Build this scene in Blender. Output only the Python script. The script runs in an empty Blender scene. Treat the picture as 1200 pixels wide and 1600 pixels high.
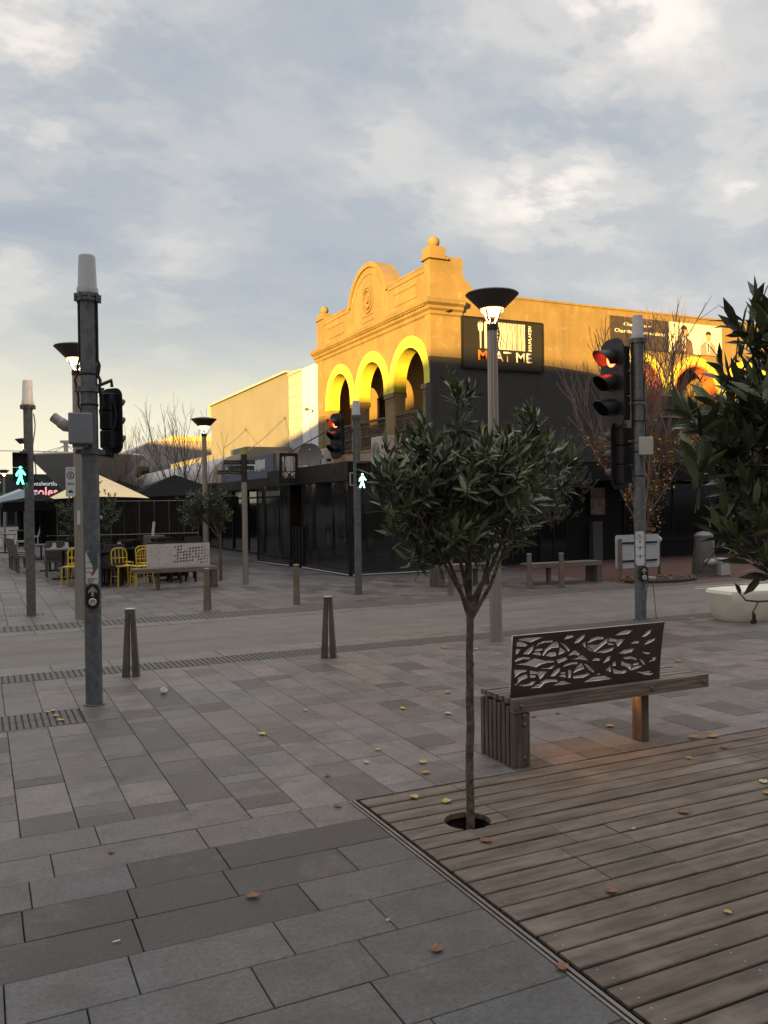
import bpy, math, random
from mathutils import Vector, Matrix, noise as mnoise
random.seed(7)
sc = bpy.context.scene
COL = sc.collection
R = math.radians

# ------------------------------------------------------------------ camera
YAW, PITCH, ROLL, FPX, EYE = R(25.477), R(.549), R(.767), 1326.7, 1.75
cF = Vector((math.sin(YAW)*math.cos(PITCH), math.cos(YAW)*math.cos(PITCH), -math.sin(PITCH)))
cR0 = Vector((math.cos(YAW), -math.sin(YAW), 0)); cU0 = cR0.cross(cF)
cR = cR0*math.cos(ROLL) - cU0*math.sin(ROLL); cU = cR0*math.sin(ROLL) + cU0*math.cos(ROLL)
cam = bpy.data.cameras.new('camera'); camo = bpy.data.objects.new('camera', cam); COL.objects.link(camo)
camo.matrix_world = Matrix(((cR.x, cU.x, -cF.x, 0), (cR.y, cU.y, -cF.y, 0), (cR.z, cU.z, -cF.z, EYE), (0, 0, 0, 1)))
cam.sensor_fit = 'VERTICAL'; cam.sensor_height = 36.0; cam.lens = FPX/1600*36.0
cam.clip_start = .05; cam.clip_end = 3000
sc.camera = camo
def onp(px, py, ax, c):
    d = cF + cR*(px-600)/FPX + cU*(800-py)/FPX
    o = Vector((0, 0, EYE)); return o + d*((c-o[ax])/d[ax])
def at(px, py, z=0.0): return onp(px, py, 2, z)

# ------------------------------------------------------------------ sun, sky, exposure
SUN_EL = R(5.0)
sdir = Vector((.78, .62, -math.tan(SUN_EL))).normalized()
sun = bpy.data.lights.new('sun', 'SUN'); sun.energy = 5.0; sun.angle = R(.6); sun.color = (1, .56, .12)
suno = bpy.data.objects.new('sun', sun); COL.objects.link(suno)
suno.rotation_euler = sdir.to_track_quat('-Z', 'Y').to_euler(); suno.location = (-20, -16, 20)
sc.view_settings.view_transform = 'Standard'; sc.view_settings.look = 'None'
sc.view_settings.exposure = 1.7; sc.view_settings.gamma = 1.0

class NT:
    def __init__(s, tree): s.t = tree; s.n = tree.nodes; s.l = tree.links
    def put(s, inp, v):
        if isinstance(v, bpy.types.NodeSocket): s.l.new(v, inp)
        elif v is not None:
            if isinstance(v, tuple) and len(v) == 3 and inp.type == 'RGBA': v = (*v, 1)
            inp.default_value = v
    def math(s, op, a, b=None, c=None, clamp=False):
        n = s.n.new('ShaderNodeMath'); n.operation = op; n.use_clamp = clamp
        for i, v in enumerate((a, b, c)):
            if v is not None: s.put(n.inputs[i], v)
        return n.outputs[0]
    def vmath(s, op, a, b=None):
        n = s.n.new('ShaderNodeVectorMath'); n.operation = op
        s.put(n.inputs[0], a)
        if b is not None: s.put(n.inputs[1], b)
        return n.outputs['Value'] if op in ('DOT_PRODUCT', 'LENGTH', 'DISTANCE') else n.outputs[0]
    def mix(s, f, a, b, mode='MIX'):
        n = s.n.new('ShaderNodeMix'); n.data_type = 'RGBA'; n.blend_type = mode
        s.put(n.inputs[0], f); s.put(n.inputs[6], a); s.put(n.inputs[7], b); return n.outputs[2]
    def noise(s, vec, scale, detail=4, rough=.5, dist=0, w=None):
        n = s.n.new('ShaderNodeTexNoise')
        if vec is not None: s.l.new(vec, n.inputs['Vector'])
        n.inputs['Scale'].default_value = scale; n.inputs['Detail'].default_value = detail
        n.inputs['Roughness'].default_value = rough; n.inputs['Distortion'].default_value = dist
        return n.outputs['Fac']
    def ramp(s, f, stops, interp='EASE'):
        n = s.n.new('ShaderNodeValToRGB'); n.color_ramp.interpolation = interp
        e = n.color_ramp.elements
        while len(e) < len(stops): e.new(.5)
        for el, (p, c) in zip(e, stops):
            el.position = p; el.color = (*c, 1) if isinstance(c, tuple) else (c, c, c, 1)
        s.put(n.inputs[0], f); return n.outputs[0]
    def mapr(s, v, a, b, c=0, d=1):
        n = s.n.new('ShaderNodeMapRange'); n.interpolation_type = 'SMOOTHSTEP'
        s.put(n.inputs[0], v)
        for i, x in enumerate((a, b, c, d)): n.inputs[i+1].default_value = x
        return n.outputs[0]

w = bpy.data.worlds.new('World'); sc.world = w; w.use_nodes = True
T = NT(w.node_tree); T.n.clear()
sky = T.n.new('ShaderNodeTexSky'); sky.sky_type = 'NISHITA'; sky.sun_disc = False
sky.sun_elevation = SUN_EL; sky.sun_rotation = math.atan2(-.78, -.62) % (2*math.pi)
sky.air_density = 1.2; sky.dust_density = 2.0
gen = T.n.new('ShaderNodeTexCoord').outputs['Generated']
sep = T.n.new('ShaderNodeSeparateXYZ'); T.l.new(gen, sep.inputs[0])
dz = T.math('MAXIMUM', sep.outputs[2], 0.0)
den = T.math('ADD', dz, .22)
cmb = T.n.new('ShaderNodeCombineXYZ')
T.put(cmb.inputs[0], T.math('DIVIDE', sep.outputs[0], den)); T.put(cmb.inputs[1], T.math('DIVIDE', sep.outputs[1], den)); T.put(cmb.inputs[2], 0.37)
rotn = T.n.new('ShaderNodeMapping'); rotn.inputs['Rotation'].default_value = (0, 0, R(-40)); rotn.inputs['Scale'].default_value = (.95, 1.15, 1)
T.l.new(cmb.outputs[0], rotn.inputs[0]); P = rotn.outputs[0]
n1 = T.noise(P, 1.35, 8, .5, .1); n2 = T.noise(P, 4.8, 9, .58, .1)
base = T.math('ADD', T.math('MULTIPLY', n1, .62), T.math('MULTIPLY', n2, .38))
# brighter cloud banks standing where the photograph has them
bank = None
for (px, py, rad, amt) in [(110, 45, .24, .14), (-60, 90, .20, .05), (650, -30, .17, .15), (980, -10, .16, .17), (880, 292, .13, .20), (720, 320, .10, .09), (600, 235, .08, .10), (20, 415, .10, .10), (250, 455, .10, .09), (1170, 290, .08, .10), (1090, 180, .1, .05), (120, 225, .07, .06), (340, 300, .08, .05), (870, 130, .09, .04)]:
    d = (cF + cR*(px-600)/FPX + cU*(800-py)/FPX).normalized()
    dist = T.vmath('DISTANCE', gen, tuple(d))
    b = T.math('MULTIPLY', T.mapr(dist, 0, rad, 1, 0), amt)
    bank = b if bank is None else T.math('ADD', bank, b)
hole = None
for (px, py, rad, amt) in [(650, 150, .22, .06), (1080, 90, .16, .07), (930, 200, .12, .06), (330, 250, .18, .04), (480, 480, .2, .02), (90, 330, .14, .05)]:
    d = (cF + cR*(px-600)/FPX + cU*(800-py)/FPX).normalized()
    b = T.math('MULTIPLY', T.mapr(T.vmath('DISTANCE', gen, tuple(d)), 0, rad, 1, 0), amt)
    hole = b if hole is None else T.math('ADD', hole, b)
fine = T.math('MULTIPLY', bank, T.mapr(n2, .34, .62, .25, 1.3))
val = T.math('SUBTRACT', T.math('ADD', base, fine), hole)
cl = T.ramp(val, [(.34, (.33, .37, .43)), (.44, (.375, .405, .45)), (.53, (.445, .46, .48)), (.63, (.555, .545, .54)), (.80, (.86, .79, .72))])
# warm band low over the mall, where the clouds thin out
ldir = Vector((math.sin(R(-6)), math.cos(R(-6)), .0))
ld = T.vmath('DOT_PRODUCT', T.vmath('NORMALIZE', T.vmath('MULTIPLY', gen, (1, 1, 0))), tuple(ldir))
fx = T.mapr(ld, .62, .98); low = T.mapr(dz, .0, .30, 1, 0); vlow = T.mapr(dz, .02, .20, 1, 0)
cl = T.mix(T.math('MULTIPLY', T.math('MULTIPLY', fx, low), .75), cl, (.70, .69, .55))
cl = T.mix(T.math('MULTIPLY', T.math('MULTIPLY', fx, vlow), .9), cl, (.95, .86, .60))
cl = T.mix(T.math('MULTIPLY', vlow, .25), cl, (.55, .56, .55))
cl = T.mix(T.math('MULTIPLY', T.mapr(sep.outputs[1], -.2, .25, .85, 0), T.mapr(dz, .35, .75, 1, 0)), cl, (.09, .10, .12))
cl = T.mix(T.mapr(dz, .62, .88, 0, .85), cl, (1.25, 1.28, 1.36))
# afterglow round the sun, behind the camera
sg = T.vmath('DOT_PRODUCT', gen, tuple(-sdir))
cl = T.mix(T.mapr(sg, .80, 1.0, 0, .4), cl, (1.2, .85, .5))
b1 = T.n.new('ShaderNodeBackground'); T.l.new(sky.outputs[0], b1.inputs[0]); b1.inputs[1].default_value = .07
b2 = T.n.new('ShaderNodeBackground'); T.put(b2.inputs[0], cl); b2.inputs[1].default_value = .395
mx = T.n.new('ShaderNodeMixShader'); mx.inputs[0].default_value = .93
T.l.new(b1.outputs[0], mx.inputs[1]); T.l.new(b2.outputs[0], mx.inputs[2])
T.l.new(mx.outputs[0], T.n.new('ShaderNodeOutputWorld').inputs[0])

# ------------------------------------------------------------------ materials
MATS = {}
def mat(name, col, rough=.7, metal=0, var=.15, scale=6, bump=.0, bscale=60, emit=None, estr=0, spec=None, attr=False, stretch=None, dirt_or_sheen=None, trans=0, alpha=1, coord='Object', wear=None, speck=0, spots=0, streak=None):
    if name in MATS: return MATS[name]
    m = bpy.data.materials.new(name); m.use_nodes = True; t = NT(m.node_tree)
    bs = t.n['Principled BSDF']; tc = t.n.new('ShaderNodeTexCoord').outputs[coord]
    if stretch:
        mp = t.n.new('ShaderNodeMapping'); mp.inputs['Scale'].default_value = stretch; t.l.new(tc, mp.inputs[0]); tcs = mp.outputs[0]
    else: tcs = tc
    n = t.noise(tcs, scale, 6, .6)
    c = (*col, 1)
    if attr:
        a = t.n.new('ShaderNodeAttribute'); a.attribute_name = 'tint'; a.attribute_type = 'GEOMETRY'; c = a.outputs['Color']
    f = t.mapr(n, .3, .7, 1-var, 1+var)
    v = t.n.new('ShaderNodeVectorMath'); v.operation = 'SCALE'; t.put(v.inputs[0], c if not isinstance(c, tuple) else tuple(col)); t.put(v.inputs['Scale'], f)
    out = v.outputs[0]
    if dirt_or_sheen:
        dn = t.noise(tc, dirt_or_sheen[1], 8, .65, .4); out = t.mix(t.mapr(dn, dirt_or_sheen[2], dirt_or_sheen[3], 0, dirt_or_sheen[4]), out, dirt_or_sheen[0])
    if wear:
        wn = t.noise(tc, wear[1], 9, .68, .6); out = t.mix(t.mapr(wn, wear[2], wear[3], 0, wear[4]), out, wear[0])
    if streak:
        mp2 = t.n.new('ShaderNodeMapping'); mp2.inputs['Scale'].default_value = streak[1]; t.l.new(tc, mp2.inputs[0])
        out = t.mix(t.mapr(t.noise(mp2.outputs[0], 1.0, 7, .65), .48, .75, 0, streak[2]), out, streak[0])
    if speck:
        sn = t.math('ADD', t.math('MULTIPLY', t.noise(tc, 150, 3, .8), .5), t.math('MULTIPLY', t.noise(tc, 42, 4, .75), .5)); v2 = t.n.new('ShaderNodeVectorMath'); v2.operation = 'SCALE'; t.put(v2.inputs[0], out); t.put(v2.inputs['Scale'], t.mapr(sn, .38, .62, 1-speck, 1+speck)); out = v2.outputs[0]
    if spots:
        vo = t.n.new('ShaderNodeTexVoronoi'); vo.inputs['Scale'].default_value = 3.2; t.l.new(tc, vo.inputs['Vector'])
        wob = t.math('ADD', vo.outputs['Distance'], t.math('MULTIPLY', t.noise(tc, 40, 3, .6), .05))
        out = t.mix(t.mapr(wob, .055, .075, spots, 0), out, (.05, .045, .04))
    t.put(bs.inputs['Base Color'], out)
    bs.inputs['Roughness'].default_value = rough; bs.inputs['Metallic'].default_value = metal
    if var > 0: t.put(bs.inputs['Roughness'], t.mapr(n, .3, .7, max(.05, rough-.08), min(1, rough+.08)))
    if spec is not None: bs.inputs['Specular IOR Level'].default_value = spec
    if bump:
        bn = t.n.new('ShaderNodeBump'); bn.inputs['Strength'].default_value = bump; bn.inputs['Distance'].default_value = .01
        t.put(bn.inputs['Height'], t.noise(tcs, bscale, 6, .6)); t.l.new(bn.outputs[0], bs.inputs['Normal'])
    if emit:
        bs.inputs['Emission Color'].default_value = (*emit, 1); bs.inputs['Emission Strength'].default_value = estr
    if trans: bs.inputs['Transmission Weight'].default_value = trans
    if alpha < 1: bs.inputs['Alpha'].default_value = alpha
    MATS[name] = m; return m

M_render = mat('taupe_render', (.258, .192, .090), .85, var=.12, scale=1.3, bump=.5, bscale=35, dirt_or_sheen=((.36, .30, .19), 3.6, .57, .68, .75), streak=((.12, .10, .08), (2.2, 2.2, .22), .45))
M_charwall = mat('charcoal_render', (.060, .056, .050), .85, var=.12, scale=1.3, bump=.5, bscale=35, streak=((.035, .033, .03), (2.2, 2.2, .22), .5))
M_yellow = mat('yellow_paint', (.84, .78, .10), .7, var=.10, scale=3, bump=.3, streak=((.5, .42, .10), (3, 3, .5), .4))
M_orange_bounce = mat('bounce_orange', (.75, .20, .05), .6, var=.06)  # warm bounce light on the side arch reveals, put into the colour
M_cream = mat('cream_render', (.42, .42, .40), .85, var=.05, scale=2, bump=.2)
M_tan = mat('beige_render', (.195, .205, .205), .85, var=.05, scale=.8, bump=.2)
M_white = mat('white_render', (.84, .88, .92), .8, var=.04, scale=1.2)
M_black = mat('black_paint', (.012, .012, .012), .6, var=.2, scale=3, spec=.25)
M_charcoal = mat('charcoal_metal', (.018, .018, .019), .5, var=.2, scale=6, spec=.3)
M_glassdark = mat('dark_glass', (.012, .013, .014), .08, var=0, spec=.5)
M_galv = mat('galvanised_steel', (.17, .18, .185), .5, .55, var=.25, scale=14, bump=.1, bscale=40, dirt_or_sheen=((.30, .32, .33), 22, .62, .7, .5))
M_brushed = mat('brushed_steel', (.40, .36, .315), .42, .6, var=.14, scale=3, stretch=(30, 30, .4))
M_bollard = mat('bronze_steel', (.17, .145, .115), .45, .6, var=.2, scale=8)
M_bollcap = mat('bollard_cap_steel', (.62, .58, .52), .35, .7, var=.1)
M_capplastic = mat('grey_white_plastic', (.50, .49, .47), .5, var=.05)
M_box = mat('grey_box_paint', (.22, .235, .25), .55, var=.06)
M_boxlight = mat('pale_box_paint', (.42, .41, .39), .55, var=.06)
M_sig = mat('signal_black', (.012, .012, .013), .45, var=.2, scale=10)
M_cable = mat('black_cable', (.012, .012, .012), .6, var=0)
M_wood = mat('weathered_timber', (.19, .15, .115), .75, var=.45, scale=3.0, stretch=(1.2, 26, 26), bump=.5, bscale=9, dirt_or_sheen=((.09, .075, .06), 3.0, .5, .68, .55))
M_woodv = mat('weathered_slat_timber', (.13, .10, .078), .75, var=.4, scale=3.0, stretch=(26, 26, 1.2), bump=.5, bscale=9)
M_panel = mat('brown_perforated_steel', (.085, .066, .052), .5, .5, var=.12, scale=5)
M_paneledge = mat('bare_steel', (.62, .58, .53), .45, .3, var=.1)
M_wpanel = mat('pale_perforated_steel', (.62, .56, .52), .5, .1, var=.08)
M_bark = mat('grey_bark', (.115, .092, .07), .9, var=.55, scale=26, bump=1.0, bscale=45, dirt_or_sheen=((.20, .18, .14), 18, .55, .7, .6))
M_twig = mat('bare_twig', (.105, .09, .08), .85, var=.2)
M_leaf = mat('dark_green_leaf', (.05, .07, .03), .38, attr=True, var=.2, scale=20)
M_fall = mat('fallen_leaf', (.5, .3, .08), .7, attr=True, var=.25, scale=60)
M_paving = mat('stone_pavers', (.2, .2, .2), .50, attr=True, var=.20, scale=5, bump=.35, bscale=120, dirt_or_sheen=((.055, .05, .045), 3.6, .50, .70, .55), wear=((.24, .215, .195), 2.1, .54, .74, .32), speck=.30, spots=.75)
M_road = mat('road_surface', (.178, .152, .128), .66, var=.18, scale=1.6, bump=.9, bscale=60, stretch=(.7, 2.2, 1), dirt_or_sheen=((.12, .105, .088), 1.4, .48, .7, .55), speck=.30, spots=.4, streak=((.10, .088, .075), (.10, 2.2, 1), .75))
M_grout = mat('dark_joint', (.007, .006, .005), .95, var=.2, spec=.1)
M_rib = mat('drain_rib_stone', (.115, .10, .085), .7, var=.2, scale=9)
M_gold = mat('lamp_glow', (1, .8, .5), .5, var=0, emit=(1, .62, .28), estr=1.5)
M_lampin = mat('lamp_reflector', (.5, .34, .2), .4, .3, var=.05)
M_hat = mat('lamp_hat_paint', (.055, .045, .042), .5, var=.1)
M_red = mat('red_light', (.9, .03, .01), .4, var=0, emit=(1, .06, .02), estr=5)
M_green = mat('green_light', (.1, .9, .5), .4, var=0, emit=(.08, 1, .52), estr=2.2)
M_greenw = mat('pale_green_light', (.6, .9, .7), .4, var=0, emit=(.45, 1, .72), estr=1.6)
M_signwhite = mat('sign_white', (.62, .62, .60), .5, var=.05)
M_ink = mat('ink_black', (.02, .02, .02), .6, var=0)
M_letter = mat('letter_white', (.78, .78, .74), .5, var=0)
M_lettero = mat('letter_orange', (.80, .20, .03), .5, var=0)
M_redtxt = mat('lettering_pink', (.7, .22, .25), .5, var=0, emit=(.9, .35, .36), estr=.35)
M_whitetxt = mat('lettering_pale', (.5, .5, .5), .5, var=0, emit=(.7, .72, .75), estr=.25)
M_ychair = mat('yellow_chair_paint', (.72, .47, .03), .4, var=.06)
M_wicker = mat('grey_wicker', (.13, .12, .11), .8, var=.3, scale=40, bump=.5)
M_canvas = mat('cream_canvas', (.95, .74, .42), .8, var=.05)
M_bcanvas = mat('black_canvas', (.010, .010, .011), .9, var=.2, spec=.08)
M_gcanvas = mat('blue_grey_canvas', (.16, .22, .25), .8, var=.1)
M_bluec = mat('blue_canvas', (.03, .14, .26), .8, var=.1)
M_funnel = mat('funnel_grey', (.26, .275, .29), .7, var=.1, scale=.5)
M_funneltop = mat('funnel_rim_cream', (.5, .46, .42), .7, var=.05)
M_awn = mat('white_metal_roof', (.44, .42, .38), .6, var=.05)
M_seatw = mat('cream_concrete', (.78, .73, .60), .6, var=.05, dirt_or_sheen=((.35, .3, .22), 5, .62, .75, .4), emit=None)
M_bin = mat('grey_bin_metal', (.17, .17, .165), .5, .3, var=.12)
M_redpave = mat('red_paving', (.10, .045, .036), .8, var=.2)
M_whitepaint = mat('white_road_paint', (.48, .46, .43), .7, var=.12)
M_fascia = mat('blue_grey_fascia', (.10, .12, .17), .6, var=.1)
M_brickw = mat('painted_parapet', (.42, .30, .22), .8, var=.2, scale=5)
M_pvc = mat('dark_clear_blind', (.022, .023, .024), .10, var=.3, scale=1.1, stretch=(1, 1, .5), alpha=.78, spec=.8, bump=.15, bscale=1.3, dirt_or_sheen=((.085, .088, .075), 1.3, .56, .78, .5))  # pale blotches are part dirt, part painted reflection smears
M_poster = mat('menu_poster', (.25, .20, .15), .6, var=.5, scale=5)
M_interior = mat('dim_interior_wall', (.14, .11, .085), .8, var=.3, scale=1.2)
M_warmwin = mat('warm_lit_interior', (.35, .18, .08), .8, var=.4, scale=3, emit=(1, .5, .2), estr=.05)
M_mud = mat('dark_soil', (.04, .032, .025), .95, var=.3)
M_olive = mat('stall_paint', (.25, .27, .12), .6, var=.1)
M_skin = mat('printed_skin', (.55, .36, .24), .6, var=.05)

# ------------------------------------------------------------------ mesh helpers
class MB:
    def __init__(s): s.v = []; s.f = []; s.mi = []; s.t = []; s.cur = 0; s.tint = (1, 1, 1)
    def face(s, idx): s.f.append(idx); s.mi.append(s.cur); s.t.append(s.tint)
    def add(s, vs, fs):
        b = len(s.v); s.v += [tuple(x) for x in vs]
        for f in fs: s.face([b+i for i in f])
    def box(s, a, b, rz=0, origin=None):
        x0, y0, z0 = a; x1, y1, z1 = b
        vs = [Vector(p) for p in ((x0,y0,z0),(x1,y0,z0),(x1,y1,z0),(x0,y1,z0),(x0,y0,z1),(x1,y0,z1),(x1,y1,z1),(x0,y1,z1))]
        if rz:
            o = Vector(origin or ((x0+x1)/2, (y0+y1)/2, 0)); m = Matrix.Rotation(rz, 3, 'Z')
            vs = [m @ (v-o) + o for v in vs]
        s.add(vs, [(0,3,2,1),(4,5,6,7),(0,1,5,4),(1,2,6,5),(2,3,7,6),(3,0,4,7)]); return s
    def frustum(s, c, w0, d0, w1, d1, z0, z1, dx=0, dy=0):
        x, y = c
        vs = [(x-w0/2,y-d0/2,z0),(x+w0/2,y-d0/2,z0),(x+w0/2,y+d0/2,z0),(x-w0/2,y+d0/2,z0)]
        x += dx; y += dy
        vs += [(x-w1/2,y-d1/2,z1),(x+w1/2,y-d1/2,z1),(x+w1/2,y+d1/2,z1),(x-w1/2,y+d1/2,z1)]
        s.add(vs, [(0,3,2,1),(4,5,6,7),(0,1,5,4),(1,2,6,5),(2,3,7,6),(3,0,4,7)]); return s
    def lathe(s, c, prof, n=24, cap=True, flute=0):
        b = len(s.v)
        for (r, z) in prof:
            for i in range(n):
                a = 2*math.pi*i/n; rr = r*(1-flute*(i % 2)); s.v.append((c[0]+rr*math.cos(a), c[1]+rr*math.sin(a), c[2]+z))
        for j in range(len(prof)-1):
            for i in range(n):
                k = (i+1) % n; s.face([b+j*n+i, b+j*n+k, b+(j+1)*n+k, b+(j+1)*n+i])
        if cap:
            s.face([b+i for i in reversed(range(n))]); s.face([b+(len(prof)-1)*n+i for i in range(n)])
        return s
    def tube(s, pts, r, n=8, cap=True):
        pts = [Vector(p) for p in pts]; rs = r if isinstance(r, (list, tuple)) else [r]*len(pts)
        b = len(s.v); ref = None
        for i, p in enumerate(pts):
            d = (pts[min(i+1, len(pts)-1)] - pts[max(i-1, 0)]).normalized()
            if ref is None: ref = d.orthogonal().normalized()
            ref = (ref - d*ref.dot(d))
            ref = ref.normalized() if ref.length > 1e-6 else d.orthogonal().normalized()
            q = d.cross(ref)
            for k in range(n):
                a = 2*math.pi*k/n; s.v.append(tuple(p + (ref*math.cos(a) + q*math.sin(a))*rs[i]))
        for j in range(len(pts)-1):
            for i in range(n):
                k = (i+1) % n; s.face([b+j*n+i, b+j*n+k, b+(j+1)*n+k, b+(j+1)*n+i])
        if cap:
            s.face([b+i for i in reversed(range(n))]); s.face([b+(len(pts)-1)*n+i for i in range(n)])
        return s
    def sphere(s, c, r, n=16, m=10, sz=1):
        prof = [(max(1e-4, r*math.sin(math.pi*i/m)), -r*sz*math.cos(math.pi*i/m)) for i in range(m+1)]
        return s.lathe(c, prof, n, True)
    def prism(s, poly, axis, a, b):
        n = len(poly); vs = []
        for t in (a, b):
            for (u, v) in poly: vs.append((t, u, v) if axis == 0 else ((u, t, v) if axis == 1 else (u, v, t)))
        s.add(vs, [list(range(n))[::-1], list(range(n, 2*n))] + [[i, (i+1) % n, n+(i+1) % n, n+i] for i in range(n)]); return s
    def quad(s, *p): s.add(p, [tuple(range(len(p)))]); return s
    def leaf(s, p, d, up, L, W, fold=.25, curl=.1):
        d = d.normalized(); side = d.cross(up)
        side = side.normalized() if side.length > 1e-5 else d.orthogonal().normalized()
        nn = side.cross(d)
        P = lambda t, w_, h: p + d*(t*L) + side*(w_*W/2) + nn*(h*W)
        c = curl*L/W
        vs = [P(0,0,0), P(.28,-.8,fold*.5), P(.28,0,-.0+c*.05), P(.28,.8,fold*.5), P(.62,-.9,fold*.5-c*.35), P(.62,0,-c*.3), P(.62,.9,fold*.5-c*.35), P(1,0,-c)]
        s.add(vs, [(0,2,1),(0,3,2),(1,2,5,4),(2,3,6,5),(4,5,7),(5,6,7)])
    def build(s, name, mats, parent=None, smooth=False, bevel=0, loc=None, seg=2):
        me = bpy.data.meshes.new(name)
        o0 = Vector(loc) if loc is not None else Vector((0, 0, 0))
        me.from_pydata([tuple(Vector(v)-o0) for v in s.v] if loc is not None else s.v, [], s.f)
        for m in (mats if isinstance(mats, (list, tuple)) else [mats]): me.materials.append(m)
        me.polygons.foreach_set('material_index', s.mi)
        if any(t != (1, 1, 1) for t in s.t[:50]) or any(t != (1, 1, 1) for t in s.t[-50:]):
            a = me.color_attributes.new('tint', 'FLOAT_COLOR', 'CORNER'); buf = []
            for f, t in zip(s.f, s.t): buf += [*t, 1.0]*len(f)
            a.data.foreach_set('color', buf)
        if smooth: me.polygons.foreach_set('use_smooth', [True]*len(s.f))
        me.update()
        o = bpy.data.objects.new(name, me); COL.objects.link(o)
        if loc is not None: o.location = loc
        if smooth:
            md = o.modifiers.new('edge', 'EDGE_SPLIT'); md.split_angle = R(38)
        if bevel:
            md = o.modifiers.new('bevel', 'BEVEL'); md.width = bevel; md.segments = seg; md.limit_method = 'ANGLE'; md.angle_limit = R(40)
        if parent: o.parent = parent; o.matrix_parent_inverse = Matrix.Translation(parent.location).inverted() if parent.rotation_euler.z == 0 else parent.matrix_basis.inverted()
        return o
def tag(o, label=None, cat=None, group=None, kind=None):
    if label: o['label'] = label
    if cat: o['category'] = cat
    if group: o['group'] = group
    if kind: o['kind'] = kind
    return o
def thing(name, loc, label, cat, group=None):
    o = bpy.data.objects.new(name, None); COL.objects.link(o); o.location = loc; o.empty_display_size = .1
    return tag(o, label, cat, group)
def copy_tree(o, parent=None):
    c = o.copy(); COL.objects.link(c)
    if parent: c.parent = parent
    for ch in list(o.children): copy_tree(ch, c)
    return c
def struct(o): o['kind'] = 'structure'; return o
def curve_sheet(name, outline, holes, half, mtx, m, parent=None, bevel=0):
    cu = bpy.data.curves.new(name, 'CURVE'); cu.dimensions = '2D'; cu.fill_mode = 'BOTH'; cu.extrude = half; cu.bevel_depth = bevel
    for poly in [outline]+holes:
        sp = cu.splines.new('POLY'); sp.points.add(len(poly)-1); sp.use_cyclic_u = True
        for p, q in zip(sp.points, poly): p.co = (q[0], q[1], 0, 1)
    tmp = bpy.data.objects.new(name+'_tmp', cu); COL.objects.link(tmp)
    dg = bpy.context.evaluated_depsgraph_get(); me = bpy.data.meshes.new_from_object(tmp.evaluated_get(dg))
    bpy.data.objects.remove(tmp); bpy.data.curves.remove(cu)
    me.transform(mtx); me.materials.clear()
    for x in (m if isinstance(m, (list, tuple)) else [m]): me.materials.append(x)
    if isinstance(m, (list, tuple)):
        nrm = (mtx.to_3x3() @ Vector((0, 0, 1))).normalized()
        for p in me.polygons: p.material_index = 0 if abs(p.normal.dot(nrm)) > .5 else 1
    else: me.polygons.foreach_set('material_index', [0]*len(me.polygons))
    o = bpy.data.objects.new(name, me); COL.objects.link(o)
    if parent: o.parent = parent; o.matrix_parent_inverse = Matrix.Translation(parent.location).inverted()
    return o
def basis_mtx(origin, ux, uy):
    ux = Vector(ux).normalized(); uy = Vector(uy).normalized(); uz = ux.cross(uy); o = Vector(origin)
    return Matrix(((ux.x, uy.x, uz.x, o.x), (ux.y, uy.y, uz.y, o.y), (ux.z, uy.z, uz.z, o.z), (0, 0, 0, 1)))
def text(name, body, origin, ux, uy, w_, h_, m, parent=None, bold=.02, depth=.004):
    cu = bpy.data.curves.new(name, 'FONT'); cu.body = body; cu.size = 1; cu.extrude = 0; cu.offset = bold; cu.resolution_u = 2; cu.space_line = .9
    tmp = bpy.data.objects.new(name+'_tmp', cu); COL.objects.link(tmp)
    dg = bpy.context.evaluated_depsgraph_get(); me = bpy.data.meshes.new_from_object(tmp.evaluated_get(dg))
    bpy.data.objects.remove(tmp)
    xs = [v.co.x for v in me.vertices]; ys = [v.co.y for v in me.vertices]
    x0, x1, y0, y1 = min(xs), max(xs), min(ys), max(ys)
    S = Matrix.Diagonal((w_/(x1-x0), h_/(y1-y0), 1, 1)) @ Matrix.Translation((-x0, -y0, 0))
    me.transform(basis_mtx(origin, ux, uy) @ S); me.materials.clear(); me.materials.append(m)
    me.polygons.foreach_set('material_index', [0]*len(me.polygons))
    o = bpy.data.objects.new(name, me); COL.objects.link(o)
    md = o.modifiers.new('solid', 'SOLIDIFY'); md.thickness = depth; md.offset = 0
    if parent: o.parent = parent; o.matrix_parent_inverse = Matrix.Translation(parent.location).inverted()
    return o

# ================================================================== GROUND
DX, DY = 1.97, 4.60            # corner of the timber deck
HX, HY, HR = 2.40, 4.02, .128   # planting hole in the deck
g = MB(); q_ = .15
g.quad((-400, -400, -.012), (600, -400, -.012), (600, HY-q_, -.012), (-400, HY-q_, -.012))
g.quad((-400, HY+q_, -.012), (600, HY+q_, -.012), (600, 900, -.012), (-400, 900, -.012))
g.quad((-400, HY-q_, -.012), (HX-q_, HY-q_, -.012), (HX-q_, HY+q_, -.012), (-400, HY+q_, -.012))
g.quad((HX+q_, HY-q_, -.012), (600, HY-q_, -.012), (600, HY+q_, -.012), (HX+q_, HY+q_, -.012))
struct(g.build('ground', M_grout))
g = MB()
g.quad((HX-q_, HY-q_, -.35), (HX+q_, HY-q_, -.35), (HX+q_, HY+q_, -.35), (HX-q_, HY+q_, -.35))
for sx, sy, ex, ey in ((-1,-1,1,-1), (1,-1,1,1), (1,1,-1,1), (-1,1,-1,-1)):
    g.quad((HX+sx*q_, HY+sy*q_, -.35), (HX+ex*q_, HY+ey*q_, -.35), (HX+ex*q_, HY+ey*q_, -.012), (HX+sx*q_, HY+sy*q_, -.012))
struct(g.build('planting_pit', M_mud))
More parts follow.
